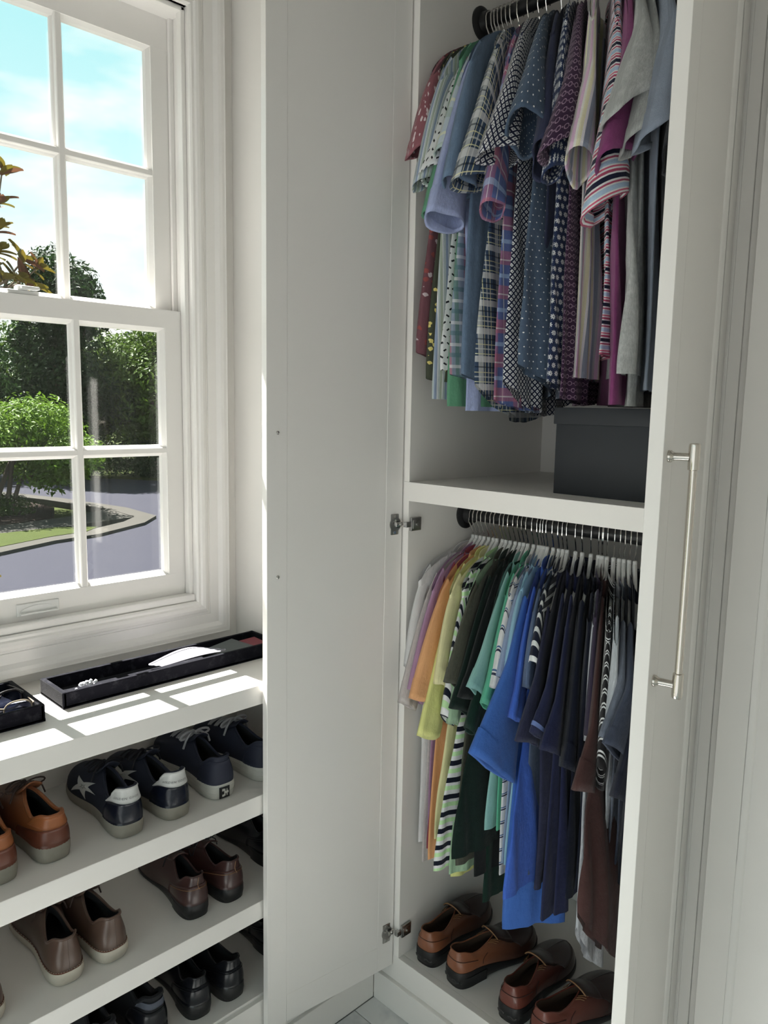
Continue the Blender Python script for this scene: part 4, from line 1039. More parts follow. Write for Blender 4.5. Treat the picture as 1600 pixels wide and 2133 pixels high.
def canvas_shoe(label, heel, mir, rot=0, logo=True):
    s = Shoe(L=.312, sole=(.036, .030), zh=.098, zs=.074, zt=.104, throat=.46, mir=mir, ow=.084)
    r = shoe_base('canvas_sneaker', label, 'shoe', s, 'canvas_navy', 'sole_white', 'lining_dark', 'shoes on the top shoe shelf')
    b = BM()
    n = 72
    for zf in (.45, .8):
        pts = []
        for k in range(n):
            tau = -1+2*k/n; x, y, xn = s.outline(tau); bend = .018*math.sin(math.pi*max(0, xn-.2)/.9)*mir*s.L
            g = 1.03; pts.append((s.L*.5+(x-s.L*.5)*(1+.03*.55+.002), bend+(y-bend)*1.062, s.sole_top(xn)*zf))
        b.tube(pts, .0010, 5, closed=True)
    b.obj('foxing_line', M['sole_white'], r, True, local=True)
    if logo:
        def sp(t, q, off):
            x, y, xn = s.outline(t); bend = .018*math.sin(math.pi*max(0, xn-.2)/.9)*mir*s.L
            x2, y2, _ = s.outline(t+.01); x1, y1, _ = s.outline(t-.01); tn = Vector((x2-x1, y2-y1, 0)).normalized(); nn = Vector((-tn.y, tn.x, 0))
            g = Vector((s.L*.5+(x-s.L*.5)*1.0175, bend+(y-bend)*1.058, s.sole_top(xn)*q)); return tuple(g+nn*(off+.0004))
        def quad(t0, t1, q0, q1, off, nt=6):
            vs_ = [sp(t0+(t1-t0)*k/nt, q, off) for q in (q0, q1) for k in range(nt+1)]; fs = [(k, k+1, nt+2+k, nt+1+k) for k in range(nt)]; return mesh_from('m', vs_, fs)
        link('logo_patch', quad(-.045, .075, .10, .86, .0012), M['sole_black'], r, True)
        bl = BM(); 
        for (t0, t1, q0, q1) in ((-.020, -.008, .25, .7), (-.008, .012, .40, .55), (.012, .026, .25, .72), (.026, .046, .58, .74), (.026, .046, .22, .36), (-.032, -.020, .40, .55)):
            me = quad(t0, t1, q0, q1, .0018, 2); bl.b.from_mesh(me)
        bl.obj('logo_mark', M['sole_white'], r, False, local=True)
    s.rim_tube(.0030).obj('collar', M['canvas_navy'], r, True, local=True)
    link('heel_counter', s.patch('heel_counter', -.32, .32, .0, .86, .0010, 24, 6), M['canvas_navy'], r, True)
    tongue(s, M['canvas_navy'], r, up=.016); laces(s, M['lace_grey'], r, 6, r=.0034, dx=.014, span=.026)
    place(r, heel, WALL+rot); return r
def taupe_shoe(label, heel, mir, rot=0, up='taupe_leather'):
    s = Shoe(L=.300, sole=(.030, .022), zh=.098, zs=.074, zt=.104, throat=.45, mir=mir, ow=.092, spring=.006)
    r = shoe_base('derby_shoe', label, 'shoe', s, up, 'sole_cream', 'lining_dark', 'shoes on the middle shoe shelf', dict(flare=1.055, wave=.0012))
    b = BM(); b.tube([s.surf(-1+2*k/72, .045, .0006) for k in range(72)], .0016, 6, closed=True); b.obj('welt', M['brown_heel'], r, True, local=True)
    b = BM()
    for k in range(0, 60):
        t = -.75+1.5*k/60; p0, p1 = s.surf(t, .075, .0022), s.surf(t+.012, .075, .0022); b.tube([p0, p1], .0005, 4)
    b.obj('stitching', M['sole_cream'], r, False, local=True)
    s.rim_tube(.0030).obj('collar', M[up], r, True, local=True)
    b = BM(); b.tube([s.surf(0, .05+.93*k/10, .0004) for k in range(11)], .0008, 5); b.obj('back_seam', M[up], r, True, local=True)
    tongue(s, M[up], r); laces(s, M['lace_brown'], r, 4, bow=True)
    place(r, heel, WALL+rot); return r
def oxford_shoe(label, heel, mir, rot=0, up='espresso_leather', grp='shoes on the middle shoe shelf', tie=True, name='oxford_shoe'):
    s = Shoe(L=.305, sole=(.034, .012), zh=.100, zs=.076, zt=.098, throat=.44, mir=mir, ow=.086, spring=.008, wid=.94)
    r = empty(name, (0, 0, 0)); tag(r, label, 'shoe', grp)
    link('sole', s.sole_mesh(h0=0.0, flare=1.03, name='sole'), M['sole_black'], r, True)
    me = s.heel_mesh(.0255); me.transform(Matrix.Diagonal((1, 1.06, 1, 1))); link('heel', me, M['sole_black'], r, True)
    link('upper', s.upper(), M[up], r, True); link('lining', s.lining(), M['lining_dark'], r, True)
    link('heel_counter', s.patch('heel_counter', -.40, .40, .0, .62, .0011, 26, 6, lambda t: (.02, .72-.30*abs(t/.40)**2)), M[up], r, True)
    s.rim_tube(.0022).obj('collar', M[up], r, True, local=True)
    b = BM(); b.tube([s.surf(-.02+.04*math.sin(3.14*k/14), .55+.42*k/14, .0024) for k in range(15)], .0006, 5); b.tube([s.surf(.38*math.sin(3.14*(k/20-.5)), .60-.28*(math.sin(3.14*(k/20-.5)))**2, .0022) for k in range(21)], .0006, 5)
    b.obj('stitching', M['rim_tan'] if up == 'espresso_leather' else M[up], r, True, local=True)
    tongue(s, M[up], r, up=.012)
    if tie: laces(s, M['lace_dark'], r, 4, r=.0016)
    place(r, heel, WALL+rot); return r
def trainer_shoe(label, heel, mir, rot=0):
    s = Shoe(L=.305, sole=(.034, .026), zh=.112, zs=.084, zt=.112, throat=.44, mir=mir, ow=.074)
    r = shoe_base('knit_trainer', label, 'shoe', s, 'black_mesh', 'sole_black', 'lining_dark', 'shoes on the lowest shoe shelf')
    link('heel_stripe', s.patch('heel_stripe', -.34, .34, .70, .88, .0022, 24, 4), M['grey_knit'], r, True)
    s.rim_tube(.0055).obj('collar', M['black_mesh'], r, True, local=True)
    link('heel_counter', s.patch('heel_counter', -.36, .36, .0, .60, .0016, 24, 5), M['black_leather'], r, True)
    tongue(s, M['black_mesh'], r); laces(s, M['lace_dark'], r, 5, r=.0026)
    place(r, heel, WALL+rot); return r
def loafer(label, heel, mir, up, rot):
    s = Shoe(L=.298, sole=(.044, .024), zh=.094, zs=.080, zt=.094, throat=.50, mir=mir, ow=.082, spring=.010, wid=1.04, toe=.048, back=.016, inst=.02)
    r = empty('loafer', (0, 0, 0)); tag(r, label, 'shoe', 'loafers on the wardrobe floor')
    link('sole', s.sole_mesh(flare=1.035, h0=0.004), M['sole_black'], r, True)
    me = s.heel_mesh(.030, .30); me.transform(Matrix.Diagonal((1, 1.08, 1, 1))); link('heel', me, M['sole_black'], r, True)
    b = BM()
    for sg in (-1, 1):
        pts = []
        for k in range(9):
            t = sg*(.03+.10*k/8); x, y, xn = s.outline(t); pts.append((x*1.0-.003*(1-abs(t)*4), y*1.10, .020+.003*math.sin(k*.8)))
        b.tube(pts, .0022, 6)
    b.obj('heel_groove', M['dark_metal'], r, True, local=True)
    link('upper', s.upper(), M[up], r, True); link('lining', s.lining(), M['lining_brown'], r, True)
    s.rim_tube(.0020).obj('collar', M[up], r, True, local=True)
    # vamp: darker apron ahead of the throat, edged with tan binding, and saddle strap
    vp = s.patch('vamp', .66, 1.0, .30, 1.0, .0016, 16, 8, lambda t: (.30, 1.0)); link('vamp', vp, M['vamp_dark'], r, True)
    vp = s.patch('vamp', -1.0, -.66, .30, 1.0, .0016, 16, 8, lambda t: (.30, 1.0)); link('vamp', vp, M['vamp_dark'], r, True)
    # raised tongue tab
    vs_, fs = [], []; xt = s.throat*s.L; nx, ny = 8, 8
    for i in range(nx+1):
        q = i/nx
        for j in range(ny+1):
            e = -1+2*j/ny; x = xt+.03*(1-q)-.030*q*(1-.35*e*e); z = lerp(s.ridge(xt+.03).z, s.rim(1).z+.016, sm(q))+.002
            y = e*(.030+.010*(1-q))+.018*math.sin(math.pi*max(0, x/s.L-.2)/.9)*s.mir*s.L
            vs_.append((x, y, z-.020*abs(e)**2.2*(1-.0*q)))
    for i in range(nx):
        for j in range(ny): fs.append((i*(ny+1)+j, i*(ny+1)+j+1, (i+1)*(ny+1)+j+1, (i+1)*(ny+1)+j))
    o = link('tongue', mesh_from('tongue', vs_, fs), M['vamp_dark'], r, True); md = o.modifiers.new('thick', 'SOLIDIFY'); md.thickness = .003
    b = BM(); n0 = nx*(ny+1); b.tube([Vector(vs_[n0+j])+Vector((0, 0, .001)) for j in range(ny+1)], .0016, 6); b.obj('binding', M['rim_tan'], r, True, local=True)
    b = BM(); b.tube([s.surf(.34*math.sin(3.14*(k/20-.5)), .50+.10*math.cos(6.28*(k/20-.5))-.0, .0012) for k in range(21)], .0007, 5); b.tube([s.surf(.36+.10*k/10, .15+.5*(k/10)**.5, .0012) for k in range(11)], .0007, 5)
    b.tube([s.surf(-.36-.10*k/10, .15+.5*(k/10)**.5, .0012) for k in range(11)], .0007, 5)
    b.obj('seam', M['vamp_dark'], r, True, local=True)
    b = BM()
    for sg in (-1, 1):
        for k in range(3):
            t = sg*(.60+.025*k); b.tube([s.surf(t, .80, .003), s.surf(t+.01*sg, .90, .004), s.surf(t, .98, .003)], .0009, 5)
    b.obj('stitching', M['rim_tan'], r, True, local=True)
    place(r, heel, rot); return r
Z1, Z2, Z3 = .7266, .458, .203
tan_shoe('tan and brown leather shoe cut by the photo edge on the top shelf', (-.142, -.940, Z1), -1, R(-3))
tan_shoe('tan and brown leather shoe with grey sole beside the star sneaker', (-.150, -.832, Z1), 1, R(2))
star_shoe('navy sneaker with white heel tab and white star, next to the tan shoe', (-.132, -.684, Z1), -1, R(-2))
star_shoe('navy sneaker with white heel tab, next to the white-laced shoe', (-.128, -.573, Z1), 1, R(3))
canvas_shoe('navy canvas sneaker with grey-white laces and black heel logo', (-.138, -.452, Z1), -1, R(-1))
canvas_shoe('navy canvas sneaker with white laces, half hidden by the open door', (-.140, -.322, Z1), 1, R(2), logo=False)
taupe_shoe('taupe leather shoe cut by the photo edge on the middle shelf', (-.135, -.975, Z2), 1, R(4))
taupe_shoe('taupe brown leather shoe with cream ridged sole, outer of the pair', (-.140, -.822, Z2), -1, R(-3))
taupe_shoe('taupe brown leather shoe with cream ridged sole and loose lace inside', (-.138, -.723, Z2), 1, R(3))
oxford_shoe('dark brown leather lace-up shoe, further from the open door', (-.140, -.523, Z2), -1, R(-5))
oxford_shoe('dark brown leather lace-up shoe, nearer the open door', (-.136, -.425, Z2), 1, R(2))
oxford_shoe('black dress shoe in the shade behind the open door, middle shelf', (-.180, -.268, Z2), -1, 0, 'black_leather')
G3 = 'shoes on the lowest shoe shelf'
oxford_shoe('polished black slip-on shoe on the lowest shelf, further from the door', (-.138, -.520, Z3), -1, R(-4), 'black_leather', G3, False, 'slip_on_shoe')
oxford_shoe('polished black slip-on shoe on the lowest shelf, nearer the door', (-.132, -.428, Z3), 1, R(2), 'black_leather', G3, False, 'slip_on_shoe')
oxford_shoe('black shoe behind the open door on the lowest shelf', (-.180, -.262, Z3), -1, 0, 'black_leather', G3, False, 'slip_on_shoe')
trainer_shoe('black trainer with grey heel stripe on the lowest shelf', (-.142, -.630, Z3), 1, R(3))
trainer_shoe('black trainer on the lowest shelf, at the photo bottom edge', (-.142, -.745, Z3), -1, R(-2))
UPW = math.pi/2
loafer('tan brown loafer with black sole nearest the wardrobe hinge', (.062, .030, DZ), 1, 'loafer_tan', UPW+R(3))
loafer('tan brown loafer with black sole, second from the hinge', (.160, .030, DZ), -1, 'loafer_tan', UPW-R(9))
loafer('glossy reddish brown loafer in the middle of the wardrobe floor', (.332, .034, DZ), 1, 'loafer_red', UPW+R(2))
loafer('glossy reddish brown loafer beside the handled door', (.425, .024, DZ), -1, 'loafer_red', UPW-R(9))
# ================================================================ trays on the worktop
ZW = .9952
def tray(name, label, x0, x1, y0, y1, h, t=.010):
    r = empty(name, ((x0+x1)/2, (y0+y1)/2, ZW)); tag(r, label, 'tray', 'velvet trays on the worktop')
    B(x0, x1, y0, y1, ZW, ZW+.007, bev=.001).obj('base', M['velvet'], r)
    B(x0, x1, y0, y0+t, ZW+.0005, ZW+h, bev=.0025).obj('side', M['velvet'], r); B(x0, x1, y1-t, y1, ZW+.0005, ZW+h, bev=.0025).obj('side', M['velvet'], r)
    B(x0, x0+t, y0+.001, y1-.001, ZW+.0005, ZW+h-.0004, bev=.0025).obj('side', M['velvet'], r); B(x1-t, x1, y0+.001, y1-.001, ZW+.0005, ZW+h-.0004, bev=.0025).obj('side', M['velvet'], r)
    return r
tray('valet_tray', 'long black velvet tray holding a white mask and cards', -.366, -.246, -.773, -.215, .036)
tray('valet_tray', 'square black velvet tray with eyeglasses at the photo edge', -.395, -.212, -1.10, -.8215, .036)
plain('mask_cloth', (150, 147, 156), .8, .05, .2); plain('card_grey', (84, 90, 90), .6); plain('card_red', (128, 44, 56), .55); plain('crystal', (212, 212, 216), .15); plain('frame_dark', (22, 18, 20), .3); plain('frame_metal', (140, 128, 112), .25)
zb = ZW+.0075
# folded face mask leaning on the front wall of the tray
vs_, fs = [], []; nx, ny = 6, 14
for lay in (0, 1):
    for i in range(nx+1):
        for j in range(ny+1):
            q, e = i/nx, j/ny
            y = -.530+.155*e+.006*q; x = -.340+.080*q*(1-.2*(1-e)); z = zb+.006+.020*q*(.75+.25*e)+.030*math.sin(math.pi*min(1, e*.8+.1))*(1-.75*q)*(.4+.6*e)+lay*.003+.0012*math.sin(q*20)
            vs_.append((x, y, z))
w = ny+1; n1 = (nx+1)*w
for lay in (0, 1):
    for i in range(nx):
        for j in range(ny): fs.append((lay*n1+i*w+j, lay*n1+i*w+j+1, lay*n1+(i+1)*w+j+1, lay*n1+(i+1)*w+j))
bd = [j for j in range(w)]+[i*w+ny for i in range(1, nx+1)]+[nx*w+j for j in range(ny-1, -1, -1)]+[i*w for i in range(nx-1, 0, -1)]
for k in range(len(bd)): fs.append((bd[k], bd[(k+1) % len(bd)], n1+bd[(k+1) % len(bd)], n1+bd[k]))
fm = empty('face_mask', (-.30, -.46, zb)); tag(fm, 'white folded fabric mask lying in the long velvet tray', 'mask')
link('cloth', mesh_from('cloth', vs_, fs), M['mask_cloth'], fm)
b = BM()
for off in (.10, .20): b.tube([Vector(vs_[n1+int(off*nx+.5)*w+j])+Vector((0, 0, .001)) for j in range(w)], .0009, 5)
b.tube([Vector(vs_[n1+i*w+ny])+Vector((0, 0, .0006)) for i in range(nx+1)], .002, 6)
b.obj('piping', M['mask_cloth'], fm, True)
def card(name, label, cx, cy, w_, l_, z, rz, tilt, mat):
    b = B(-w_/2, w_/2, -l_/2, l_/2, 0, .006, bev=.001); b.xf(Matrix.Translation((cx, cy, z)) @ Matrix.Rotation(rz, 4, 'Z') @ Matrix.Rotation(tilt, 4, 'X')); tag(b.obj(name, M[mat]), label, 'card')
card('card_case', 'grey card case lying in the long velvet tray', -.302, -.335, .085, .10, zb+.014, R(6), R(5), 'card_grey')
card('card_case', 'dark red card case at the door end of the tray', -.300, -.258, .07, .05, zb+.014, R(-4), R(3), 'card_red')
# jewelled brooch
b = BM(); rr = random.Random(3)
for k in range(16):
    a = k*.7; c = Vector((-.272+.008*math.cos(a)*rr.random(), -.712+.026*(k/15-.5)*1.7, zb+.008+.020*rr.random()+.006*k/15))
    b.lathe([(.001, -.0045), (.0045, -.001), (.005, .001), (.003, .0035)], c, rr.choice('xyz'), 7)
br = empty('brooch', (-.275, -.70, zb)); tag(br, 'small sparkling white brooch in the long velvet tray', 'brooch')
b.obj('crystals', M['crystal'], br)
BM().tube([(-.272, -.74, zb+.002), (-.273, -.715, zb+.010), (-.272, -.69, zb+.016)], .0018, 6).obj('pin', M['chrome'], br, True)
def lens_mat(name, c, alpha):
    m = bpy.data.materials.new(name); m.use_nodes = True; t = NT(m.node_tree); t.n.clear(); o = t.new('ShaderNodeOutputMaterial')
    tr = t.new('ShaderNodeBsdfTransparent'); tr.inputs[0].default_value = (*c, 1); gl = t.new('ShaderNodeBsdfGlossy'); gl.inputs['Roughness'].default_value = .03; gl.inputs[0].default_value = (.75, .82, 1, 1)
    mx = t.new('ShaderNodeMixShader'); mx.inputs[0].default_value = alpha; t.l.new(tr.outputs[0], mx.inputs[1]); t.l.new(gl.outputs[0], mx.inputs[2]); t.l.new(mx.outputs[0], o.inputs[0]); M[name] = m
lens_mat('lens_blue', (.12, .16, .35), .45); lens_mat('lens_clear', (.92, .94, 1.0), .30)
def glasses(name, label, c, rz, fm_, lm, r=.0012):
    g = empty(name, c, rz); tag(g, label, 'glasses')
    b = BM(); ln = []
    for sg in (-1, 1):
        pts = [(.004*math.cos(2*a)*0, sg*.035+.026*math.copysign(abs(math.cos(a))**.8, math.cos(a)), .021+.019*math.copysign(abs(math.sin(a))**.8, math.sin(a))) for a in [2*math.pi*k/28 for k in range(28)]]
        b.tube(pts, r*1.3, 6, closed=True); ln.append(pts)
    b.tube([(0, -.010, .028), (.004, 0, .032), (0, .010, .028)], r*1.3, 6)
    b.obj('frame', M[fm_], g, True, local=True)
    for pts in ln:
        l_ = BM(); vv = [l_.b.verts.new(p) for p in pts]; l_.b.faces.new(vv); l_.obj('lens', M[lm], g, False, local=True)
    for sg in (-1, 1):
        BM().tube([(0, sg*.062, .030), (-.006, sg*.066, .029), (-.05, sg*.067, .026), (-.10, sg*.066, .020), (-.128, sg*.064, .006)], r*1.2, 6).obj('temple', M[fm_], g, True, local=True)
    return g
glasses('sunglasses', 'dark framed sunglasses with blue lenses in the square tray', (-.300, -.895, zb), R(4), 'frame_dark', 'lens_blue', .0022)
glasses('eyeglasses', 'thin metal framed eyeglasses at the front of the square tray', (-.238, -.900, zb), R(-4), 'frame_metal', 'lens_clear')

# ================================================================ outside the window
ZG = -1.4
def m_ground(name, c1, c2, scale, rough=.9, bs=.4, extra=None):
    m, t, b, o = newmat(name); p = geopos(t); n = t.noise(p, scale, 5, .65); n2 = t.noise(p, scale*9, 3)
    col = t.mix(n*.6+n2*.4, srgb(c1), srgb(c2)); setb(t, b, color=col, rough=rough, spec=.05, normal=bump(t, n2, bs, .03)); M[name] = m
m_ground('grass', (29, 37, 14), (54, 61, 25), 2.2); m_ground('asphalt', (38, 38, 45), (44, 44, 52), 1.2, .85, .1); m_ground('concrete', (48, 46, 43), (64, 62, 58), 2, .85, .1); m_ground('mulch', (28, 22, 19), (42, 33, 28), 4)
m_ground('bark', (62, 54, 46), (96, 86, 74), 6)
def leaf_mat(name, c1, c2, c3, rough=.45):
    m, t, b, o = newmat(name); p = geopos(t); n = t.noise(p, 1.3, 3); n2 = t.noise(p, 23, 2)
    col = t.mix(n2, t.mix(n, srgb(c1), srgb(c2)), srgb(c3)); setb(t, b, color=col, rough=rough, spec=.05)
    tl = t.new('ShaderNodeBsdfTranslucent'); t.put(tl.inputs[0], col); mx = t.new('ShaderNodeMixShader'); mx.inputs[0].default_value = .3
    t.l.new(b.outputs[0], mx.inputs[1]); t.l.new(tl.outputs[0], mx.inputs[2]); t.l.new(mx.outputs[0], o.inputs[0]); M[name] = m
leaf_mat('leaf_dark', (14, 30, 11), (38, 58, 22), (26, 44, 17)); leaf_mat('leaf_mid', (36, 58, 17), (82, 100, 36), (58, 78, 25)); leaf_mat('leaf_bright', (56, 84, 20), (98, 118, 40), (74, 102, 28)); leaf_mat('leaf_low', (32, 54, 16), (60, 80, 26), (46, 66, 20))
leaf_mat('magnolia', (58, 66, 16), (96, 88, 26), (80, 62, 24), .3); leaf_mat('magnolia_back', (78, 50, 34), (66, 42, 30), (84, 58, 42), .5)
def poly(name, pts, z, mat, kind='structure', label=None, th=.05):
    b = BM(); b.prism(pts, z-th, z, 'z'); o = b.obj(name, M[mat]); tag(o, label, None, None, kind); return o
poly('ground', [(-75, -40), (-2.2, -40), (-2.2, 70), (-75, 70)], ZG-.12, 'grass', th=.4)
poly('road', [(-14.4, -30), (-14.4, 3.5), (-15.2, 5.1), (-15.45, 6.2), (-16.4, 7.8), (-17.3, 8.6), (-19.3, 8.75), (-22.5, 8.2), (-30, 6), (-46, 0), (-46, 4), (-31, 10.5), (-25, 14.5), (-24, 40), (-6, 40), (-6, -30)], ZG, 'asphalt', th=.2)
curb = [(-14.4, -30), (-14.4, 3.5), (-15.2, 5.1), (-15.45, 6.2), (-16.4, 7.8), (-17.3, 8.6), (-19.3, 8.75), (-22.5, 8.2), (-30, 6)]
def offset_line(pts, d):
    out = []
    for i, p in enumerate(pts):
        a = Vector(pts[max(0, i-1)]); b = Vector(pts[min(len(pts)-1, i+1)]); t = (b-a).normalized(); out.append((p[0]-t.y*d, p[1]+t.x*d))
    return out
cb = BM(); inn = offset_line(curb, .55)
for i in range(len(curb)-1): cb.prism([curb[i], curb[i+1], inn[i+1], inn[i]], ZG-.1, ZG+.07, 'z')
tag(cb.obj('curb', M['concrete']), kind='structure')
lw = [(-14.95, -30), (-14.95, 3.6), (-15.7, 5.2), (-15.9, 6.1), (-16.4, 6.6), (-16.9, 5.8), (-16.75, 4.2), (-16.6, -30)]
poly('lawn', lw, ZG+.08, 'grass', th=.2)
poly('sidewalk', [(-16.55, -30), (-16.7, 4.2), (-16.95, 6.2), (-17.4, 8.0), (-19.3, 8.2), (-18.4, 6.6), (-17.7, 4.0), (-17.6, -30)], ZG+.075, 'concrete', th=.2)
poly('planting_bed', [(-17.7, -30), (-17.8, 4.2), (-18.6, 6.4), (-20.5, 7.2), (-24, 7), (-24, -30)], ZG+.06, 'mulch', th=.2)
poly('lawn', [(-25, 15), (-31, 11), (-70, 2), (-70, 70), (-24, 70)], ZG+.05, 'grass', th=.2)
def leaf_cloud(name, mat, blobs, n, size, rnd, parent, core=.55, flat=.0, up=.4):
    """blobs: (centre, (rx,ry,rz)); leaf quads bent along the midrib, scattered in the outer shells"""
    vs_, fs = [], []; wts = [b[1][0]*b[1][1]+b[1][2]*b[1][0] for b in blobs]; tot = sum(wts)
    for (c, rad), w_ in zip(blobs, wts):
        for _ in range(int(n*w_/tot)):
            while True:
                d = Vector((rnd.gauss(0, 1), rnd.gauss(0, 1), rnd.gauss(0, 1)))
                if d.length > .01: break
            d.normalize(); r = core+(1-core)*rnd.random()**.6
            r *= 1+.12*math.sin(d.x*7+c[0])*math.sin(d.z*6+c[1])
            p = Vector((c[0]+d.x*rad[0]*r, c[1]+d.y*rad[1]*r, c[2]+d.z*rad[2]*r))
            s_ = size*rnd.uniform(.6, 1.25); nrm = (d+Vector((rnd.gauss(0, .6), rnd.gauss(0, .6), rnd.gauss(0, .6)+up))).normalized()
            a = nrm.orthogonal().normalized(); a.rotate(Matrix.Rotation(rnd.uniform(0, 6.28), 3, nrm)); b_ = nrm.cross(a)
            k = len(vs_); vs_ += [tuple(p-a*s_), tuple(p+b_*s_*.42+nrm*s_*.12), tuple(p+a*s_), tuple(p-b_*s_*.42+nrm*s_*.12)]
            fs.append((k, k+1, k+2, k+3))
    me = mesh_from(name, vs_, fs, smooth=False); o = link(name, me, mat, parent); o['kind'] = 'stuff'; return o
def tree(name, label, base, h, blobs, n, size, mat, seed, tr=.22, group='trees across the road', branches=5):
    r = empty(name, base); tag(r, label, 'tree', group); rnd = random.Random(seed)
    b = BM(); b.tube([base, (base[0]+.1, base[1], base[2]+h*.3), (base[0]-.1, base[1]+.15, base[2]+h*.62)], [tr, tr*.8, tr*.45], 8)
    for k in range(branches):
        c = blobs[k % len(blobs)][0]; z0 = base[2]+h*(.18+.4*k/branches); m_ = Vector((base[0], base[1], z0)).lerp(Vector(c), .5)+Vector((0, 0, -.2))
        b.tube([(base[0], base[1], z0), m_, c], [tr*.4, tr*.3, tr*.15], 6)
    b.obj('trunk', M['bark'], r, True)
    leaf_cloud('foliage', M[mat], blobs, n, size, rnd, r)
    return r
def blobs_for(c, R_, H, n, rnd, base):
    out = []
    for k in range(n):
        a = rnd.uniform(0, 6.28); rr_ = R_*math.sqrt(rnd.random())*.75; z = base+H*(.25+.62*rnd.random()); sc_ = rnd.uniform(.32, .5)*R_*(1.15-.5*(z-base)/H)
        out.append(((c[0]+rr_*math.cos(a)*(1.2-.6*(z-base)/H), c[1]+rr_*math.sin(a)*(1.2-.6*(z-base)/H), z), (sc_, sc_, sc_*.8)))
    out.append(((c[0], c[1], base+H*.9), (R_*.3, R_*.3, H*.10))); out.append(((c[0], c[1], base+H*.45), (R_*.75, R_*.75, H*.3)))
    return out
rn = random.Random(11)
for k, (x, y, R_, H, nm, lb, mt) in enumerate([
 (-29.5, 11.0, 3.0, 9.0, 'willow_oak', 'tall dark feathery tree seen through the middle panes', 'leaf_dark'),
 (-33, 7.2, 3.6, 8.2, 'willow_oak', 'broad dark tree at the far side of the planting bed', 'leaf_dark'),
 (-28.5, 14.8, 3.4, 6.5, 'shade_tree', 'lighter green rounded tree beside the sash edge', 'leaf_mid'),
 (-30, 18.6, 4.0, 6.4, 'shade_tree', 'mid-green tree at the jamb side of the window view', 'leaf_mid'),
 (-30, 3.2, 3.4, 7.4, 'willow_oak', 'dark tree behind the glossy magnolia branch', 'leaf_dark'),
 (-37, 14.5, 4.8, 7.2, 'shade_tree', 'distant green tree filling the gap between the dark trees', 'leaf_mid'),
 (-36, 20, 4.6, 6.6, 'shade_tree', 'distant tree low behind the far lawn', 'leaf_dark')]):
    tree(nm, lb, (x, y, ZG), H, blobs_for((x, y), R_, H, 22, rn, ZG), 19000, .13 if k != 3 else .15, mt, 20+k)
# crape myrtle with arching bright crown
rn = random.Random(5)
bl = [((-20.0+rn.uniform(-1.2, 1.2), 5.0+rn.uniform(-2.4, 2.5), ZG+rn.uniform(1.2, 2.75)), (1.0, 1.0, .6)) for _ in range(22)]
mt_ = empty('crape_myrtle', (-20, 5.6, ZG)); tag(mt_, 'bright green spreading bush by the sidewalk', 'shrub')
b = BM()
for k in range(6):
    c = bl[k][0]; b.tube([(-20+rn.uniform(-.15, .15), 5.6+rn.uniform(-.2, .2), ZG), Vector((-20, 5.6, ZG+.7)).lerp(Vector(c), .35), c], [.07, .055, .02], 6)
b.obj('trunk', M['bark'], mt_, True); leaf_cloud('foliage', M['leaf_bright'], bl, 30000, .075, rn, mt_, core=.3, up=.8)
bl = [((-18.6-rn.random()*2.2, 2.0+rn.random()*4.0, ZG+.25), (.55, .6, .32)) for _ in range(16)]
hd = empty('low_hedge', (-19.5, 4, ZG)); tag(hd, 'low clipped green hedge under the bright bush', 'shrub'); leaf_cloud('foliage', M['leaf_low'], bl, 14000, .045, rn, hd, core=.5)
bl = [((-27-rn.random()*3, 10.5+rn.random()*9.0, ZG+.7), (1.2, 1.3, 1.0)) for _ in range(22)]
hd = empty('far_hedge', (-28, 15, ZG)); tag(hd, 'dark hedge at the far edge of the street', 'shrub'); leaf_cloud('foliage', M['leaf_dark'], bl, 14000, .08, rn, hd, core=.5)
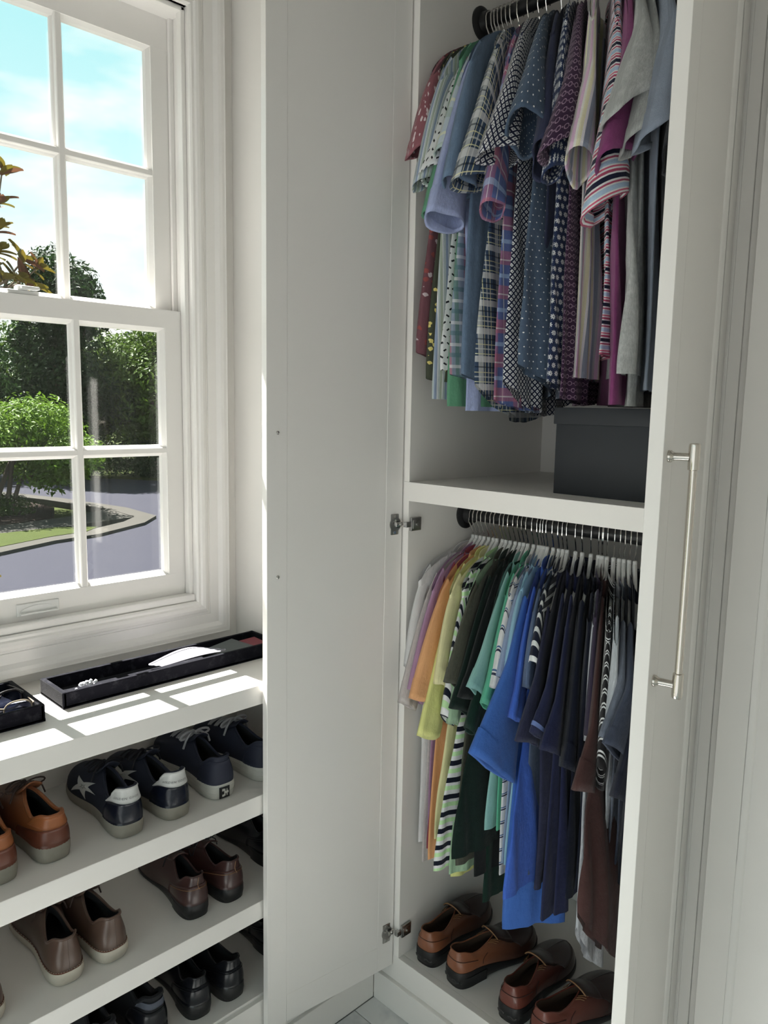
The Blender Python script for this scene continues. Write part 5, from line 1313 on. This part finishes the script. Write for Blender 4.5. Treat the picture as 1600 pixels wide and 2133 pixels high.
# lamp post reflectively pale beyond the bush
# magnolia branch close to the glass
mg = empty('magnolia_branch', (-3.2, -.55, 2.0)); tag(mg, 'close magnolia branch with glossy bronze-green leaves outside the upper panes', 'branch')
lf_vs, lf_fs = [], []
for i in range(7):
    q = i/6; w_ = .030*math.sin(math.pi*(q*.92+.04))**.8
    for j, e in enumerate((-1, -.5, 0, .5, 1)):
        lf_vs.append((q*.135, e*w_, .012*abs(e)-.030*q*q))
for i in range(6):
    for j in range(4): lf_fs.append((i*5+j, i*5+j+1, (i+1)*5+j+1, (i+1)*5+j))
lm_ = mesh_from('leaf', lf_vs, lf_fs); lm_.materials.append(M['magnolia']); lm2 = lm_.copy(); lm2.materials.clear(); lm2.materials.append(M['magnolia_back'])
rn = random.Random(9); bb = BM(); root_p = Vector((-3.3, -.6, 1.4))
bb.tube([root_p, (-3.25, -.25, 1.9), (-3.2, -.02, 2.35), (-3.2, .10, 2.6), (-3.2, .17, 2.86)], [.022, .018, .013, .009, .005], 7)
tips = [(-3.2, .185, 2.84), (-3.18, .155, 2.66), (-3.2, .145, 2.52), (-3.15, .13, 2.40), (-3.2, .27, 2.39), (-3.18, .335, 2.35), (-3.15, .22, 2.28), (-3.1, .13, 2.27), (-3.2, .06, 2.30), (-3.25, .03, 2.5), (-3.2, .30, 2.26), (-3.05, -.06, .72)]
for k, tp in enumerate(tips):
    T_ = Vector(tp)
    if k == len(tips)-1: bb.tube([(-3.3, -.6, .5), (-3.2, -.3, .62), T_], [.012, .009, .005], 6)
    else: bb.tube([Vector((-3.22, -.05+.02*k, 2.05+.03*k)), T_.lerp(Vector((-3.2, .05, 2.1)), .4), T_], [.010, .007, .004], 6)
    ax = (T_-Vector((-3.2, -.05, 2.0))).normalized() if k < len(tips)-1 else Vector((0, .6, .5)).normalized()
    for j in range(8):
        o = bpy.data.objects.new('leaf', lm_ if rn.random() < (.8 if tp[2] < 2.42 else .3) else lm2); COL.objects.link(o); o.parent = mg
        d = ax.orthogonal(); d.rotate(Matrix.Rotation(j*2.4+k, 3, ax)); dr = (ax*rn.uniform(.25, 1.0)+d*rn.uniform(.6, 1.0)+Vector((0, 0, .15))).normalized()
        up_ = (ax-dr*ax.dot(dr)).normalized(); si = up_.cross(dr); s_ = rn.uniform(.6, .95)
        m_ = Matrix((dr*s_, si*s_, up_*s_)).transposed().to_4x4(); m_.translation = T_+ax*rn.uniform(-.03, .02)-mg.location; o.matrix_local = m_
bb.obj('twig', M['bark'], mg, True)
